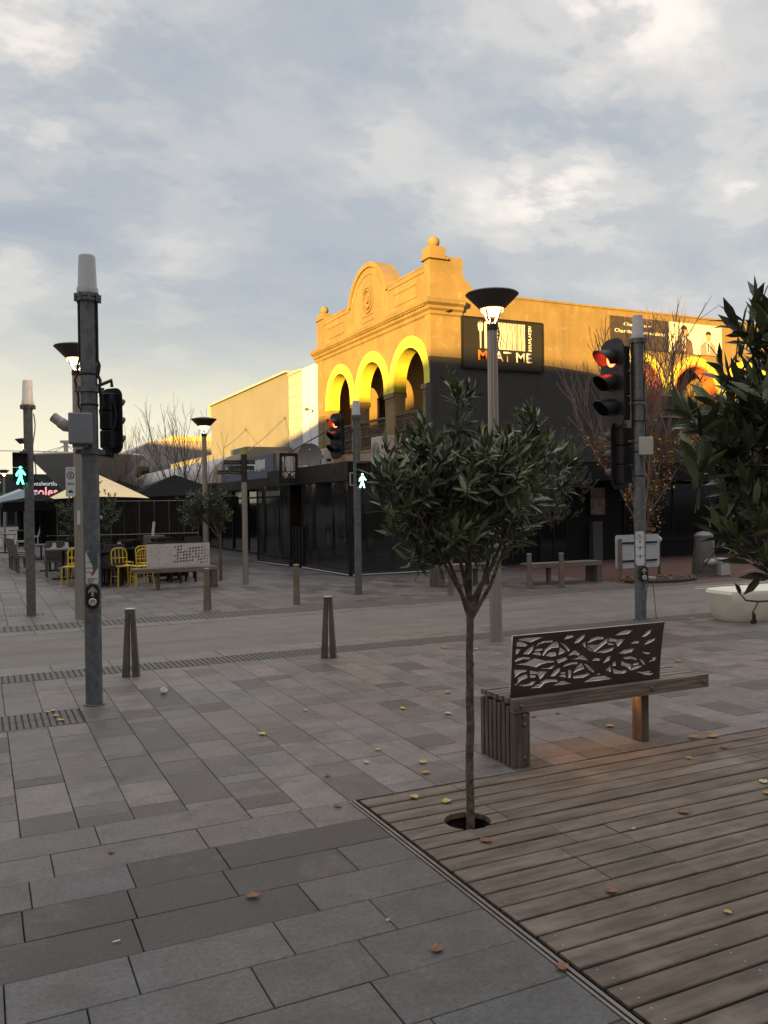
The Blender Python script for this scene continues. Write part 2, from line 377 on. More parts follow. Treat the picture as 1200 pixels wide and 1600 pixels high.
def paver(mb, x0, y0, x1, y1, col, gap=.0045):
    j = random.uniform(-.0012, .0012); a, b, c, d = x0+gap/2, y0+gap/2, x1-gap/2, y1-gap/2
    if c-a < .02 or d-b < .02: return
    mb.tint = col; e = .0025
    mb.add([(a,b,-.011),(c,b,-.011),(c,d,-.011),(a,d,-.011),(a,b,j-e),(c,b,j-e),(c,d,j-e),(a,d,j-e),(a+e,b+e,j),(c-e,b+e,j),(c-e,d-e,j),(a+e,d-e,j)],
           [(0,1,5,4),(1,2,6,5),(2,3,7,6),(3,0,4,7),(4,5,9,8),(5,6,10,9),(6,7,11,10),(7,4,8,11),(8,9,10,11)])
def tone(kind, x, y):
    n = mnoise.noise(Vector((x*.55, y*.55, 3.1)))
    k = random.uniform(.91, 1.09)*(1+.25*n)
    if kind == 'big':
        b = (.092, .086, .080) if random.random() < .7 else (.080, .079, .077)
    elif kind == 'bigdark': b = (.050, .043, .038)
    elif kind == 'dark': b = (.088, .074, .065)
    else:
        h = random.random(); b = (.158, .135, .119) if h < .6 else ((.172, .141, .122) if h < .82 else (.146, .134, .124))
    if kind == 'mid': b = (.122, .106, .095)
    return tuple(c*k for c in b)
mb = MB()
MOD = .2955
# small-paver field: columns run along Y, pieces of mixed length
xi = 0
x = .17-22*MOD
while x < 17:
    x1 = x+MOD
    y = 4.6 if x1 > 1.3 else 4.895
    if DX-.01 < x1 and x < 30: y = 4.605
    top = 9.30
    first = True
    while y < top-.01:
        L = random.choice((.15, .2955, .2955, .2955, .2, .443, .443, .59))
        if first and random.random() < .5: L = .15
        first = False
        y1 = min(top, y+L)
        if top-y1 < .12: y1 = top
        kd = 'dark' if random.random() < .13 else ('mid' if random.random() < .22 else 'light')
        if 6.1 < x < 9.2 and 7.55 < y < 8.0: kd = 'dark'
        if x < .70 and y < 7.83 and y1 > 7.30:      # the ribbed tile patch interrupts the field
            if y < 7.28: paver(mb, x, y, x1, 7.30, tone(kd, x, y))
            y = 7.83; continue
        paver(mb, x, y, x1, y1, tone(kd, x, y)); y = y1
    x = x1
# large-paver field: courses run along X
for r in range(-1, 21):
    y1 = 4.6-r*.2955+(0 if r >= 0 else 0); y0 = y1-.2955
    xmax = DX-.035 if y0 < 4.5 else 1.33
    if r == -1: y0, y1 = 4.6, 4.895
    x = -7+random.uniform(0, .6)
    while x < xmax-.01:
        L = random.choice((.443, .59, .59, .74)); x1 = min(xmax, x+L)
        if xmax-x1 < .2: x1 = xmax
        kd = 'mid' if r < 1 else 'big'
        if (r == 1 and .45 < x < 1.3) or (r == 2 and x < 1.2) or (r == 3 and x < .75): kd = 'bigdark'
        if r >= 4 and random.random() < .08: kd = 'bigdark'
        paver(mb, x, y0, x1, y1, tone(kd, x, y0)); x = x1
struct(mb.build('pavement', M_paving))
# far side paving (mall)
mb = MB(); x = -9.0
while x < 12.2:
    x1 = x+.36; y = 13.78
    while y < 52:
        L = random.choice((.2955, .443, .59, .59))*(1 if y < 24 else 2.2); y1 = y+L
        kd = 'dark' if random.random() < .14 else ('mid' if random.random() < .4 else 'light')
        paver(mb, x, y, x1, y1, tuple(c*.85 for c in tone(kd, x, y)), .006); y = y1
    x = x1
struct(mb.build('mall_pavement', M_paving))
g = MB(); g.quad((-9, 52, -.004), (13, 52, -.004), (13, 260, -.004), (-9, 260, -.004)); struct(g.build('mall_path', mat('far_paving', (.15, .13, .115), .7, var=.2, scale=1.5)))
g = MB(); g.quad((12.2, 13.75, -.004), (60, 13.75, -.004), (60, 20.1, -.004), (12.2, 20.1, -.004)); struct(g.build('brick_pavement', M_redpave))
# road between the two drain strips, with an edge course of slabs
g = MB(); g.quad((-60, 10.15, -.004), (80, 10.15, -.004), (80, 12.75, -.004), (-60, 12.75, -.004)); struct(g.build('road', M_road))
mb = MB()
for (ya, yb) in ((9.72, 10.15), (12.75, 13.13)):
    x = -8
    while x < 22: paver(mb, x, ya, x+.62, yb, tuple(c*random.uniform(.94, 1.06) for c in (.165, .142, .122)), .006); x += .62
struct(mb.build('road_edge_slabs', M_paving))
mb = MB()
x = -7.0
while x < 15.5:
    mb.box((x, 9.31, -.0115), (x+.040, 9.71, .0)); x += .058
struct(mb.build('near_drain_strip', M_rib))
g = MB(); g.quad((-7, 9.305, -.008), (15.5, 9.305, -.008), (15.5, 9.715, -.008), (-7, 9.715, -.008)); g.quad((-1.3, 7.302, -.008), (.757, 7.302, -.008), (.757, 7.828, -.008), (-1.3, 7.828, -.008)); g.quad((-7, 13.135, -.008), (20, 13.135, -.008), (20, 13.775, -.008), (-7, 13.775, -.008)); struct(g.build('drain_bed', mat('drain_bed_stone', (.055, .048, .041), .9, var=.2)))
mb = MB(); x = -7.0
while x < 20:
    mb.box((x, 13.14, -.0115), (x+.064, 13.77, .0)); x += .085
struct(mb.build('far_drain_strip', M_rib))
mb = MB(); x = -1.2
while x < .74:
    mb.box((x, 7.305, -.0115), (x+.034, 7.56, .001)); mb.box((x, 7.57, -.0115), (x+.034, 7.825, .001)); x += .05
struct(mb.build('tactile_paving', M_rib))
mb = MB(); x = -1.2
while x < .95:
    mb.box((x, 15.02, -.003), (x+.04, 15.4, .004)); x += .07
struct(mb.build('far_tactile_paving', M_rib))
mb = MB()
mb.box((12.6, 12.32, .0), (17.5, 12.42, .004)); mb.box((12.9, 12.60, .0), (17.5, 12.68, .004))
struct(mb.build('road_marking', M_whitepaint))

# ---- timber deck: boards along X, planting hole round the tree
deckM = mat('deck_timber', (.17, .135, .105), .72, attr=True, var=.36, scale=1.6, stretch=(1.6, 9, 9), bump=.6, bscale=8, dirt_or_sheen=((.33, .275, .22), 1.6, .54, .74, .42), spec=.3, wear=((.05, .038, .028), 2.3, .55, .74, .5))
mb = MB(); pitch = .1365; bw = .1215; th = .03
y = DY-.012; row = 0
def deckboard(x0, x1, y0, y1, col):
    mb.tint = col; j = random.uniform(-.0025, .0015); e = .004
    vs = [(x0,y0,j-th),(x1,y0,j-th),(x1,y1,j-th),(x0,y1,j-th),(x0,y0,j-e),(x1,y0,j-e),(x1,y1,j-e),(x0,y1,j-e),(x0,y0+e,j),(x1,y0+e,j),(x1,y1-e,j),(x0,y1-e,j)]
    mb.add(vs, [(0,1,5,4),(1,2,6,5),(2,3,7,6),(3,0,4,7),(4,5,9,8),(6,7,11,10),(8,9,10,11),(7,4,8,11),(5,6,10,9)])
while y > -3.0:
    y1 = y; y0 = y-bw
    cuts = [DX+.03]
    if y1 > 3.2: cuts += [2.62 if row % 8 < 5 else 2.75]
    if 3.0 < y1 < 3.75: cuts += [3.02]
    cuts += [cuts[-1]+2.4+random.uniform(-.5, .5)]
    while cuts[-1] < 9: cuts.append(cuts[-1]+2.4)
    for a, b in zip(cuts, cuts[1:]):
        k = random.uniform(.88, 1.13); wv = random.uniform(-.004, .004)
        col = ((.148+wv)*k, .114*k, (.086-wv*.6)*k)
        segs = [(a+.0025, b-.0025)]
        # the hole
        if y0 < HY+HR and y1 > HY-HR:
            out = []
            dd = min(abs(HY-y0), abs(HY-y1)) if not (y0 < HY < y1) else 0
            hw = math.sqrt(max(0, HR*HR-dd*dd))
            n = 10; 
            for (s0, s1) in segs:
                if s0 < HX-hw < s1 or s0 < HX+hw < s1 or (s0 > HX-hw and s1 < HX+hw):
                    # thin strips follow the circle
                    yy = y0; st = (y1-y0)/n
                    for i in range(n):
                        ya, yb = y0+i*st, y0+(i+1)*st; ym = (ya+yb)/2-HY
                        h2 = math.sqrt(max(0, HR*HR-ym*ym)) if abs(ym) < HR else 0
                        jj = 0; mb.tint = col
                        for (u, v) in ((s0, min(s1, HX-h2)), (max(s0, HX+h2), s1)):
                            if v-u > .004: mb.box((u, ya, -th), (v, yb, -.0008))
                else: out.append((s0, s1))
            segs = out
        for (s0, s1) in segs:
            if s1 > s0: deckboard(s0, s1, y0, y1, col)
    y -= pitch; row += 1
deck = mb.build('timber_deck', deckM); struct(deck)
mb = MB(); mb.box((DX-.035, -3, -.011), (DX-.022, DY, .003)); mb.box((DX-.012, -3, -.011), (DX+.004, DY, .004))
struct(mb.build('deck_edge_trim', mat('trim_steel', (.22, .20, .18), .45, .8, var=.2)))
# screws at the board ends
mb = MB(); yy = DY-.012-bw/2
for i in range(26):
    for xo in (DX+.09, DX+.62, DX+1.25):
        for k in (-.035, .035):
            mb.lathe((xo+random.uniform(-.01, .01), yy+k, -.001), [(.0045, 0), (.0045, .0012)], 8)
    yy -= pitch
o = mb.build('deck_screws', mat('screw_steel', (.35, .32, .28), .4, .8, var=0)); struct(o)

# ================================================================== BUILDINGS
CY, CX = 20.0, 11.0       # street corner of the arcaded building
YB = 28.4
AC = [21.3, 23.85, 26.4]; AZ = 5.2; RI, RO = .93, 1.25
def arcpts(c, z, r, a0, a1, n=24): return [(c+r*math.cos(R(a0+(a1-a0)*i/n)), z+r*math.sin(R(a0+(a1-a0)*i/n))) for i in range(n+1)]
MF = basis_mtx((CX, 0, 0), (0, 1, 0), (0, 0, 1))       # u = Y, v = Z, normal +X
def MFx(x): return basis_mtx((x, 0, 0), (0, 1, 0), (0, 0, 1))
def MSy(y): return basis_mtx((0, y, 0), (1, 0, 0), (0, 0, 1))     # u = X, v = Z, normal -Y
corner = thing('corner_building', (CX, CY, 0), 'two storey corner building with yellow arches, curved gable parapet and ball finials', 'building')
gc, gz, gr = 24.05, 7.67, 1.526
ga = math.degrees(math.asin((8.15-gz)/gr))
outl = [(CY+.30, 3.1), (CY+.30, 8.15)] + [p for p in arcpts(gc, gz, gr, ga, 180-ga, 32)][0:0]
outl = [(CY+.30, 3.1), (YB, 3.1), (YB, 8.15)] + [(u, v) for (u, v) in reversed(arcpts(gc, gz, gr, ga, 180-ga, 32))] + [(CY+.30, 8.15)]
holes = []
for c in AC: holes.append([(c-RI-.012, 3.46), (c+RI+.012, 3.46)] + arcpts(c, AZ, RI+.012, 0, 180))
curve_sheet('facade_wall', outl, holes, .17, MFx(CX+.17), M_render, corner)
for c in AC:
    out = [(c-RO, 5.0), (c-RI, 5.0)] + arcpts(c, AZ, RI, 180, 0) + [(c+RI, 5.0), (c+RO, 5.0)] + arcpts(c, AZ, RO, 0, 180)
    curve_sheet('arch_ring', out, [], .205, MFx(CX+.165), M_yellow, corner)
# piers with moulded capitals
for i, c in enumerate([YB-.43, (AC[1]+AC[2])/2, (AC[0]+AC[1])/2, CY+.38]):
    w2 = .33 if i in (1, 2) else .16
    m = MB(); m.box((CX-.05, c-w2, 4.86), (CX+.40, c+w2, 4.998)); m.box((CX-.02, c-w2+.03, 4.78), (CX+.37, c+w2-.03, 4.86))
    m.frustum((CX+.175, c), .34, 2*w2-.14, .40, 2*w2-.05, 4.66, 4.78); m.box((CX-.012, c-w2+.05, 3.47), (CX+.352, c+w2-.05, 4.66))
    m.build('pier', M_render, corner, bevel=.008)
# cornice, returned round the corner
prof = [(0, 6.80), (-.05, 6.84), (-.05, 6.92), (-.12, 6.97), (-.12, 7.04), (-.22, 7.10), (-.24, 7.20), (-.20, 7.23), (0, 7.27)]
m = MB(); n = len(prof)
ring = []
for (px_, z) in prof:
    ring.append([(CX+px_-.002, YB+.18+px_*0, z), (CX+px_-.002, CY+px_-.002, z), (CX+.95, CY+px_-.002, z)])
vs = [p for r_ in ring for p in r_]; fs = []
for i in range(n-1):
    for j in range(2): fs.append((i*3+j, i*3+j+1, (i+1)*3+j+1, (i+1)*3+j))
fs.append(tuple(i*3 for i in range(n))); fs.append(tuple(i*3+2 for i in reversed(range(n))))
m.add(vs, fs)
for k in range(int((YB-CY)/.16)):
    m.box((CX-.19, CY+.1+k*.16, 7.045), (CX-.115, CY+.17+k*.16, 7.095))
m.build('cornice', M_render, corner)
# corner pillar and the stepped shoulder of the side wall
m = MB(); m.box((CX-.03, CY-.002, 0), (CX+.425, CY+.298, 8.30)); m.build('corner_pillar', M_render, corner, bevel=.01)
m = MB(); m.box((CX-.10, CY-.10, 8.30), (CX+.50, CY+.42, 8.36)); m.box((CX-.05, CY-.05, 8.36), (CX+.45, CY+.38, 8.62)); m.box((CX-.02, CY-.02, 8.62), (CX+.42, CY+.35, 8.66))
pc = m.build('pillar_cap', M_render, corner, bevel=.01)
m = MB(); m.sphere((CX+.20, CY+.17, 8.80), .165, 20, 12); m.build('ball_finial', M_render, pc, smooth=True)
m = MB(); m.box((CX-.03, YB-.5, 3.1), (CX+.37, YB+.0, 8.25)); m.build('end_pillar', M_render, corner, bevel=.01)
m = MB(); m.box((CX-.08, YB-.55, 8.25), (CX+.42, YB+.05, 8.31)); m.box((CX-.02, YB-.48, 8.31), (CX+.36, YB-.02, 8.50))
pc = m.build('pillar_cap', M_render, corner, bevel=.01)
m = MB(); m.sphere((CX+.17, YB-.25, 8.64), .15, 20, 12); m.build('ball_finial', M_render, pc, smooth=True)
# parapet coping, gable hood and medallion
for (a, b) in ((CY+.31, 22.59), (25.51, YB-.51)):
    m = MB(); m.box((CX-.04, a, 8.15), (CX+.38, b, 8.20)); m.box((CX-.025, a, 8.02), (CX-.002, b, 8.15)); m.build('parapet_coping', M_render, corner)
    m = MB(); lo, hi = (a+.45, b-.35) if a < 22 else (a+.45, b-.45)
    for (u0, u1, v0, v1) in ((lo, hi, 7.80, 7.835), (lo, hi, 7.45, 7.485), (lo, lo+.035, 7.485, 7.80), (hi-.035, hi, 7.485, 7.80)): m.box((CX-.022, u0, v0), (CX-.001, u1, v1))
    m.build('parapet_panel', M_render, corner)
hood = arcpts(gc, gz, gr+.03, ga-2, 182-ga, 32) + list(reversed(arcpts(gc, gz, gr-.12, ga-2, 182-ga, 32)))
curve_sheet('gable_hood', hood, [], .27, MFx(CX+.21), M_render, corner)
hood = arcpts(gc, gz, gr-.30, 0, 180, 32) + list(reversed(arcpts(gc, gz, gr-.335, 0, 180, 32)))
curve_sheet('gable_moulding', hood, [], .012, MFx(CX-.011), M_render, corner)
m = MB()
for r0, r1, h in ((.42, .36, .04), (.30, .26, .05), (.12, 0.01, .06)):
    pts = [(gc+r0*math.cos(t*math.pi/16), 8.1+r0*math.sin(t*math.pi/16)) for t in range(32)]
    inn = [(gc+r1*math.cos(t*math.pi/16), 8.1+r1*math.sin(t*math.pi/16)) for t in range(32)]
    curve_sheet('medallion', pts, [inn] if r1 > .05 else [], h/2, MFx(CX-h/2-.001), M_render, corner)
m.box((CX-.022, gc-.45, 7.42), (CX-.001, gc+.45, 7.455)); m.box((CX-.022, gc-.45, 7.60), (CX-.001, gc+.45, 7.63)); m.build('gable_panel', M_render, corner)
# balcony
m = MB(); m.box((CX+.34, CY+.3, 3.2), (CX+1.7, YB-.0, 3.43)); m.build('balcony_floor', M_render, corner)
m = MB(); m.box((CX+1.7, CY+.3, 3.1), (CX+1.95, YB, 7.0)); m.build('balcony_back_wall', M_render, corner)
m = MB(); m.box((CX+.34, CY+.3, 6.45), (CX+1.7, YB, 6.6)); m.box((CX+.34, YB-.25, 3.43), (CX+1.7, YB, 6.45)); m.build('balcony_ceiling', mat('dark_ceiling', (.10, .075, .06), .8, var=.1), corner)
for c in (26.7,):
    m = MB(); m.box((CX+1.655, c-.2, 3.45), (CX+1.697, c+.2, 5.4)); f = m.build('window', M_glassdark, corner)
    m = MB()
    for (a, b, z0, z1) in ((c-.25, c-.2, 3.45, 5.45), (c+.2, c+.25, 3.45, 5.45), (c-.2, c+.2, 5.4, 5.45)): m.box((CX+1.63, a, z0), (CX+1.696, b, z1))
    m.build('window_frame', M_charcoal, f)
for c in AC:
    m = MB(); a, b = c-.95, c+.95
    m.box((CX+.02, a, 4.30), (CX+.09, b, 4.36)); m.box((CX+.03, a, 3.50), (CX+.08, b, 3.54)); m.box((CX+.03, a, 4.16), (CX+.08, b, 4.19))
    k = a
    while k < b:
        m.box((CX+.045, k, 3.54), (CX+.062, k+.015, 4.30)); k += .105
    for q in range(int((b-a)/.21)):
        y0 = a+q*.21
        for (p0, p1) in (((y0, 3.56), (y0+.2, 4.14)), ((y0+.2, 3.56), (y0, 4.14)), ((y0+.1, 3.56), (y0+.1, 4.14))): m.tube([(CX+.05, p0[0], p0[1]), (CX+.05, p1[0], p1[1])], .012, 5)
        m.lathe((CX+.05, y0+.1, 3.85), [(.02, -.05), (.06, 0), (.02, .05)], 8)
    m.build('balustrade', mat('balustrade_iron', (.12, .095, .075), .7, var=.2), corner)
m = MB(); m.box((CX-.06, CY+.31, 3.05), (CX-.002, YB, 3.44)); m.box((CX-.10, CY+.31, 3.36), (CX-.06, YB, 3.44)); m.build('balcony_fascia', M_render, corner)
# side wall with its own arches
SC = [18.15, 20.45, 22.75]; SZ = 5.12; SRI, SRO = .82, 1.14; XE = 34.0
out = [(CX+.42, 3.0), (XE, 3.0), (XE, 7.47), (CX+1.44, 7.47), (CX+1.40, 7.58), (CX+1.25, 7.68), (CX+1.10, 7.82), (CX+1.0, 7.95), (CX+1.0, 8.40), (CX+.42, 8.42)]
hl = [[(c-SRI-.012, 4.35), (c+SRI+.012, 4.35)] + arcpts(c, SZ, SRI+.012, 0, 180) for c in SC]
curve_sheet('side_wall', out, hl, .15, MSy(CY+.15), M_render, corner)
for c in SC:
    o_ = [(c-SRO, 4.98), (c-SRI-.07, 4.98)] + arcpts(c, SZ, SRI+.07, 180, 0) + [(c+SRI+.07, 4.98), (c+SRO, 4.98)] + arcpts(c, SZ, SRO, 0, 180)
    curve_sheet('arch_ring', o_, [], .02, MSy(CY-.021), M_yellow, corner)
    o_ = [(c-SRI-.069, 4.72), (c-SRI, 4.72)] + arcpts(c, SZ, SRI, 180, 0) + [(c+SRI, 4.72), (c+SRI+.069, 4.72)] + arcpts(c, SZ, SRI+.069, 0, 180)
    curve_sheet('arch_reveal', o_, [], .21, MSy(CY+.16), M_orange_bounce, corner)
m = MB(); m.box((CX+.42, CY-.03, 7.47), (XE, CY+.35, 7.53)) if False else m.box((CX+1.45, CY-.03, 7.47), (XE, CY+.33, 7.525)); m.build('side_coping', M_render, corner)
m = MB(); m.box((16.8, CY+1.0, 3.0), (XE, CY+1.2, 7.3)); m.box((16.8, CY+.3, 6.6), (XE, CY+1.0, 6.7)); m.box((16.7, CY+.3, 3.0), (16.8, CY+1.2, 7.3)); m.box((16.8, CY+.3, 4.2), (XE, CY+1.0, 4.33)); m.build('loggia_wall', M_render, corner)
m = MB(); m.box((16.9, CY-.05, 4.30), (XE, CY-.002, 4.36)); m.build('string_course', M_render, corner)
m = MB(); m.box((CX+.36, CY+.36, 6.98), (XE, YB-.02, 7.05)); m.build('roof', M_charcoal, corner)
pts_ = [(CX+.426, 2.9), (XE, 2.9), (XE, 4.97)]  # thin charcoal sheets over the lower side wall and corner pillar
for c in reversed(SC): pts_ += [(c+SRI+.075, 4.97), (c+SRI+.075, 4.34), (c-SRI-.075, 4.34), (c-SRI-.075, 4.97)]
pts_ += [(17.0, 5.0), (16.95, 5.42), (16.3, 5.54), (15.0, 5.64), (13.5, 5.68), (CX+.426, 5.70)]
curve_sheet('charcoal_lower_wall', pts_, [], .0015, MSy(CY-.004), M_charwall, corner)
m = MB(); m.box((CX-.034, CY-.006, 3.0), (CX+.426, CY+.299, 5.70)); m.build('charcoal_pillar_base', M_charwall, corner)
# blackened ground floor
m = MB(); m.box((CX+.1, CY+.45, 0), (CX+.3, YB, 3.08)); m.build('shopfront_wall', M_black, corner)
m = MB(); m.box((CX+.42, CY+.05, 0), (XE, CY+.3, 3.0)); m.build('side_shopfront_wall', M_black, corner)
for (a, b, z0, z1) in ((12.2, 14.2, .5, 2.2), (14.5, 15.4, .1, 2.2), (17.6, 21.4, .55, 2.25), (21.9, 26, .55, 2.25)):
    m = MB(); m.box((a, CY+.02, z0), (b, CY+.046, z1)); f = m.build('window', M_glassdark, corner)
    m = MB()
    for (u0, u1, v0, v1) in ((a-.05, a, z0-.05, z1+.05), (b, b+.05, z0-.05, z1+.05), (a, b, z0-.05, z0), (a, b, z1, z1+.05), ((a+b)/2-.025, (a+b)/2+.025, z0, z1)): m.box((u0, CY+.0, v0), (u1, CY+.044, v1))
    m.build('window_frame', M_charcoal, f)
m = MB(); m.box((16.25, CY-.15, 0), (16.6, CY+.04, 1.15)); m.build('column_base', mat('grey_plinth', (.10, .10, .10), .8, var=.1), corner)
# small jagged dark shape at the end of the cornice
m = MB(); b_ = onp(706, 482, 1, CY-.1)
m.prism([(b_.x+u*.62, b_.z+v*.62) for u, v in ((-.30, -.15), (-.10, -.05), (-.02, .10), (.22, .10), (.10, .02), (-.02, -.08), (-.2, -.16))], 1, CY-.12, CY-.002)
tag(m.build('dark_jag', M_ink), 'small black jagged shape on the wall at the end of the cornice', 'bracket')

# black awning wrapped round the corner shop
aw = thing('shop_awning', (8.05, 18.85, 0), 'flat black street awning wrapping the corner below the arches', 'awning')
m = MB(); m.box((8.06, 18.86, 2.40), (CX-.11, 25.1, 2.72)); m.box((CX-.11, 18.86, 2.40), (30, CY-.0, 2.72)); m.build('awning_deck', M_black, aw)
m = MB(); m.box((8.0, 18.8, 2.32), (8.058, 25.1, 2.79)); m.box((8.058, 18.8, 2.32), (30, 18.858, 2.79)); m.build('awning_fascia', M_black, aw, bevel=.006)
# clear-blind enclosure below it
enc = thing('dining_enclosure', (8.1, 19, 0), 'dark clear blind dining enclosure under the black awning', 'enclosure')
def blind(p0, p1, z0=.10, z1=2.32, name='blind'):
    p0 = Vector((*p0, 0)); p1 = Vector((*p1, 0)); d = (p1-p0).normalized(); nn = Vector((-d.y, d.x, 0))
    m = MB(); N = 24; vs = []
    for i in range(N+1):
        t = i/N; q = p0.lerp(p1, t); off = .006*math.sin(t*13)+.003*math.sin(t*31+1)
        vs += [(q.x+nn.x*off, q.y+nn.y*off, z0), (q.x+nn.x*off*2.0, q.y+nn.y*off*2, z1)]
    m.add(vs, [(2*i, 2*i+2, 2*i+3, 2*i+1) for i in range(N)])
    m.build(name, M_pvc, enc, smooth=True)
    m = MB()
    for q in (p0, p1): m.tube([(q.x, q.y, 0), (q.x, q.y, z1)], .03, 8)
    m.tube([(p0.x, p0.y, .06), (p1.x, p1.y, .06)], .045, 8)
    m.build('blind_frame', M_charcoal, enc, smooth=True)
    m = MB(); m.tube([(p0.x-nn.x*.05, p0.y-nn.y*.05, .03), (p1.x-nn.x*.05, p1.y-nn.y*.05, .03)], .018, 6); m.build('base_rail', M_boxlight, enc)
blind((7.74, 25.3), (7.99, 23.0)); blind((8.06, 22.1), (8.12, 19.0)); blind((8.16, 18.96), (10.1, 18.98)); blind((10.1, 18.98), (12.1, 19.0))
m = MB(); m.box((8.6, 19.4, .0), (10.9, 20.4, .45)); m.box((8.7, 20.4, .0), (10.9, 21.3, .8)); m.build('raised_seating', M_wood, enc)
m = MB()
for yy in (22.15, 22.4, 22.65, 22.9):
    m.box((8.02, yy-.1, .0), (8.5, yy+.02, .82)); m.box((8.02, yy-.1, .82), (8.06, yy+.02, 1.15))
m.build('stacked_seats', M_charcoal, enc)

# shop two: blue-grey fascia with worn lettering
shop = thing('neighbour_shop', (8.3, 25.2, 0), 'single storey shop with blue-grey fascia and worn pale lettering beside the black awning', 'shop')
m = MB(); m.box((8.2, 25.15, 2.62), (8.32, 31.2, 3.36)); m.build('fascia', M_fascia, shop)
m = MB(); m.box((8.0, 25.12, 2.28), (11.0, 31.4, 2.60)); m.build('shop_canopy', M_black, shop)
m = MB(); random.seed(5)
y_ = 25.9
pts = [(25.9, 3.22)]
top = [(y, 3.24-.03*random.random()) for y in [25.9+.12*i for i in range(20)]]
bot = [(y, 2.84+.16*random.random()) for y in [25.9+.12*i for i in range(20)]]
m.prism(top+bot[::-1], 0, 8.188, 8.198)
for k in range(5):
    yk = 28.7+k*.42; m.prism([(yk, 2.95), (yk+.1, 3.02), (yk+.2, 3.2), (yk+.28, 3.0), (yk+.3, 2.9), (yk+.15, 2.86)], 0, 8.188, 8.198)
m.build('worn_lettering', M_signwhite, shop)
m = MB(); m.box((8.32, 25.15, 3.0), (10.9, 25.3, 3.42)); m.box((10.6, 22.3, 2.73), (10.85, 25.1, 3.3)); m.build('parapet', M_brickw, shop)
m = MB(); m.box((8.9, 26.4, .12), (8.95, 50, 2.28)); gl = m.build('shop_window', M_glassdark, shop)
m = MB()
for k in range(13): m.box((8.84, 26.35+k*1.95, .0), (8.90, 26.42+k*1.95, 2.28))
m.box((8.84, 26.4, 2.0), (8.899, 50, 2.06)); m.box((8.84, 26.4, .0), (8.96, 50, .10)); m.build('window_frame', M_charcoal, gl)
m = MB(); m.box((8.9, 26.0, 0), (10.9, 26.3, 2.28)); m.build('side_wall', M_interior, shop)
m = MB(); m.box((9.0, 26.302, 1.55), (9.8, 26.33, 2.1)); m.build('warm_light_panel', M_warmwin, shop)
m = MB(); m.box((9.2, 31.4, 2.28), (11, 50, 4.0)); m.build('upper_wall', M_tan, shop)
# rounded white roof over the shops further along
m = MB(); pr = [(7.9, 2.75)] + [(7.9+1.5*(1-math.cos(R(a))), 2.9+.85*math.sin(R(a))) for a in range(0, 91, 10)] + [(11, 3.75), (11, 2.62), (7.9, 2.62)]
m.prism(pr, 1, 31.5, 50); tag(m.build('curved_canopy', M_awn), 'long rounded white metal canopy over the shops behind the bare trees', 'canopy')

# long beige wall and bright white strip between it and the arcade
nb = thing('long_building', (CX, YB, 0), 'long plain beige rendered building beyond the bright white wall strip', 'building')
m = MB(); m.box((CX, 31.7, 2.6), (18, 43.9, 6.95)); m.build('wall', M_tan, nb)
m = MB(); m.box((CX-.12, 31.7, 6.95), (18, 44.0, 7.03)); m.box((CX-.12, 43.9, 6.2), (CX-.02, 44.0, 6.95)); m.build('gutter', M_cream, nb)
wb = thing('white_building', (CX, YB, 0), 'narrow white rendered wall strip glowing in low sun left of the arches', 'building')
m = MB(); m.box((CX+.05, YB+.01, 2.6), (18, 30.2, 6.86)); m.build('wall', M_white, wb)
m = MB(); m.box((CX+.03, 30.2, 2.6), (18, 31.7, 6.80)); sb_ = m.build('block_wall', mat('shade_toned_block', (.42, .44, .46), .8, var=.05), wb)  # shade put into the colour: darker tone on this part of the white wall
m = MB()
for z in [3.0+.42*i for i in range(9)]: m.box((CX+.024, 30.2, z), (CX+.0295, 31.7, z+.014))
for z, yy in [(3.0+.42*i, 30.9+(.3 if i % 2 else 0)) for i in range(9)]: m.box((CX+.024, yy, z), (CX+.0295, yy+.012, min(6.8, z+.42)))
m.build('block_joints', mat('joint_grey', (.2, .2, .2), .8, var=0), sb_)
m = MB()
for k in range(9): m.box((CX-.03, 30.2+k*.165, 6.80), (CX+.25, 30.33+k*.165, 6.87+.03*(k % 2)))
m.build('coping_blocks', M_cream, wb)
m = MB(); b_ = onp(490, 640, 0, CX)
m.tube([(CX+.03, b_.y, b_.z), (CX-.25, b_.y, b_.z)], .012, 6); m.box((CX-.32, b_.y-.05, b_.z-.05), (CX-.2, b_.y+.05, b_.z+.05)); m.tube([(CX-.2, b_.y, b_.z), (CX-.1, b_.y-.1, 3.6)], .008, 5)
m.build('wall_light', M_galv, wb)

# distant beige building, low sun put into the upper block's yellow colour
fb = thing('distant_building', (9, 50, 0), 'distant beige building behind the bare trees, its low upper block coloured sunlit yellow', 'building')
P_ = lambda x, y, Y=50.3: ((onp(x, y, 1, Y)).x, (onp(x, y, 1, Y)).z)
m = MB(); a = [P_(176, 724), P_(203, 708), P_(236, 689), P_(345, 689)]
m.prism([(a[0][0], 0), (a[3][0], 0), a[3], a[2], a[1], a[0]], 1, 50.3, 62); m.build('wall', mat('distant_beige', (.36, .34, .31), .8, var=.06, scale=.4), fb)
m = MB(); a = P_(270, 681, 52); b = P_(345, 697, 52); m.box((a[0], 52, 4.5), (b[0]+1, 60, a[1])); m.build('upper_block', mat('distant_sun_yellow', (.62, .5, .2), .8, var=.06, scale=.4), fb)
m = MB(); a = P_(214, 729); b = P_(233, 751); m.box((a[0], 50.2, b[1]), (b[0], 50.29, a[1])); m.build('window', M_glassdark, fb)
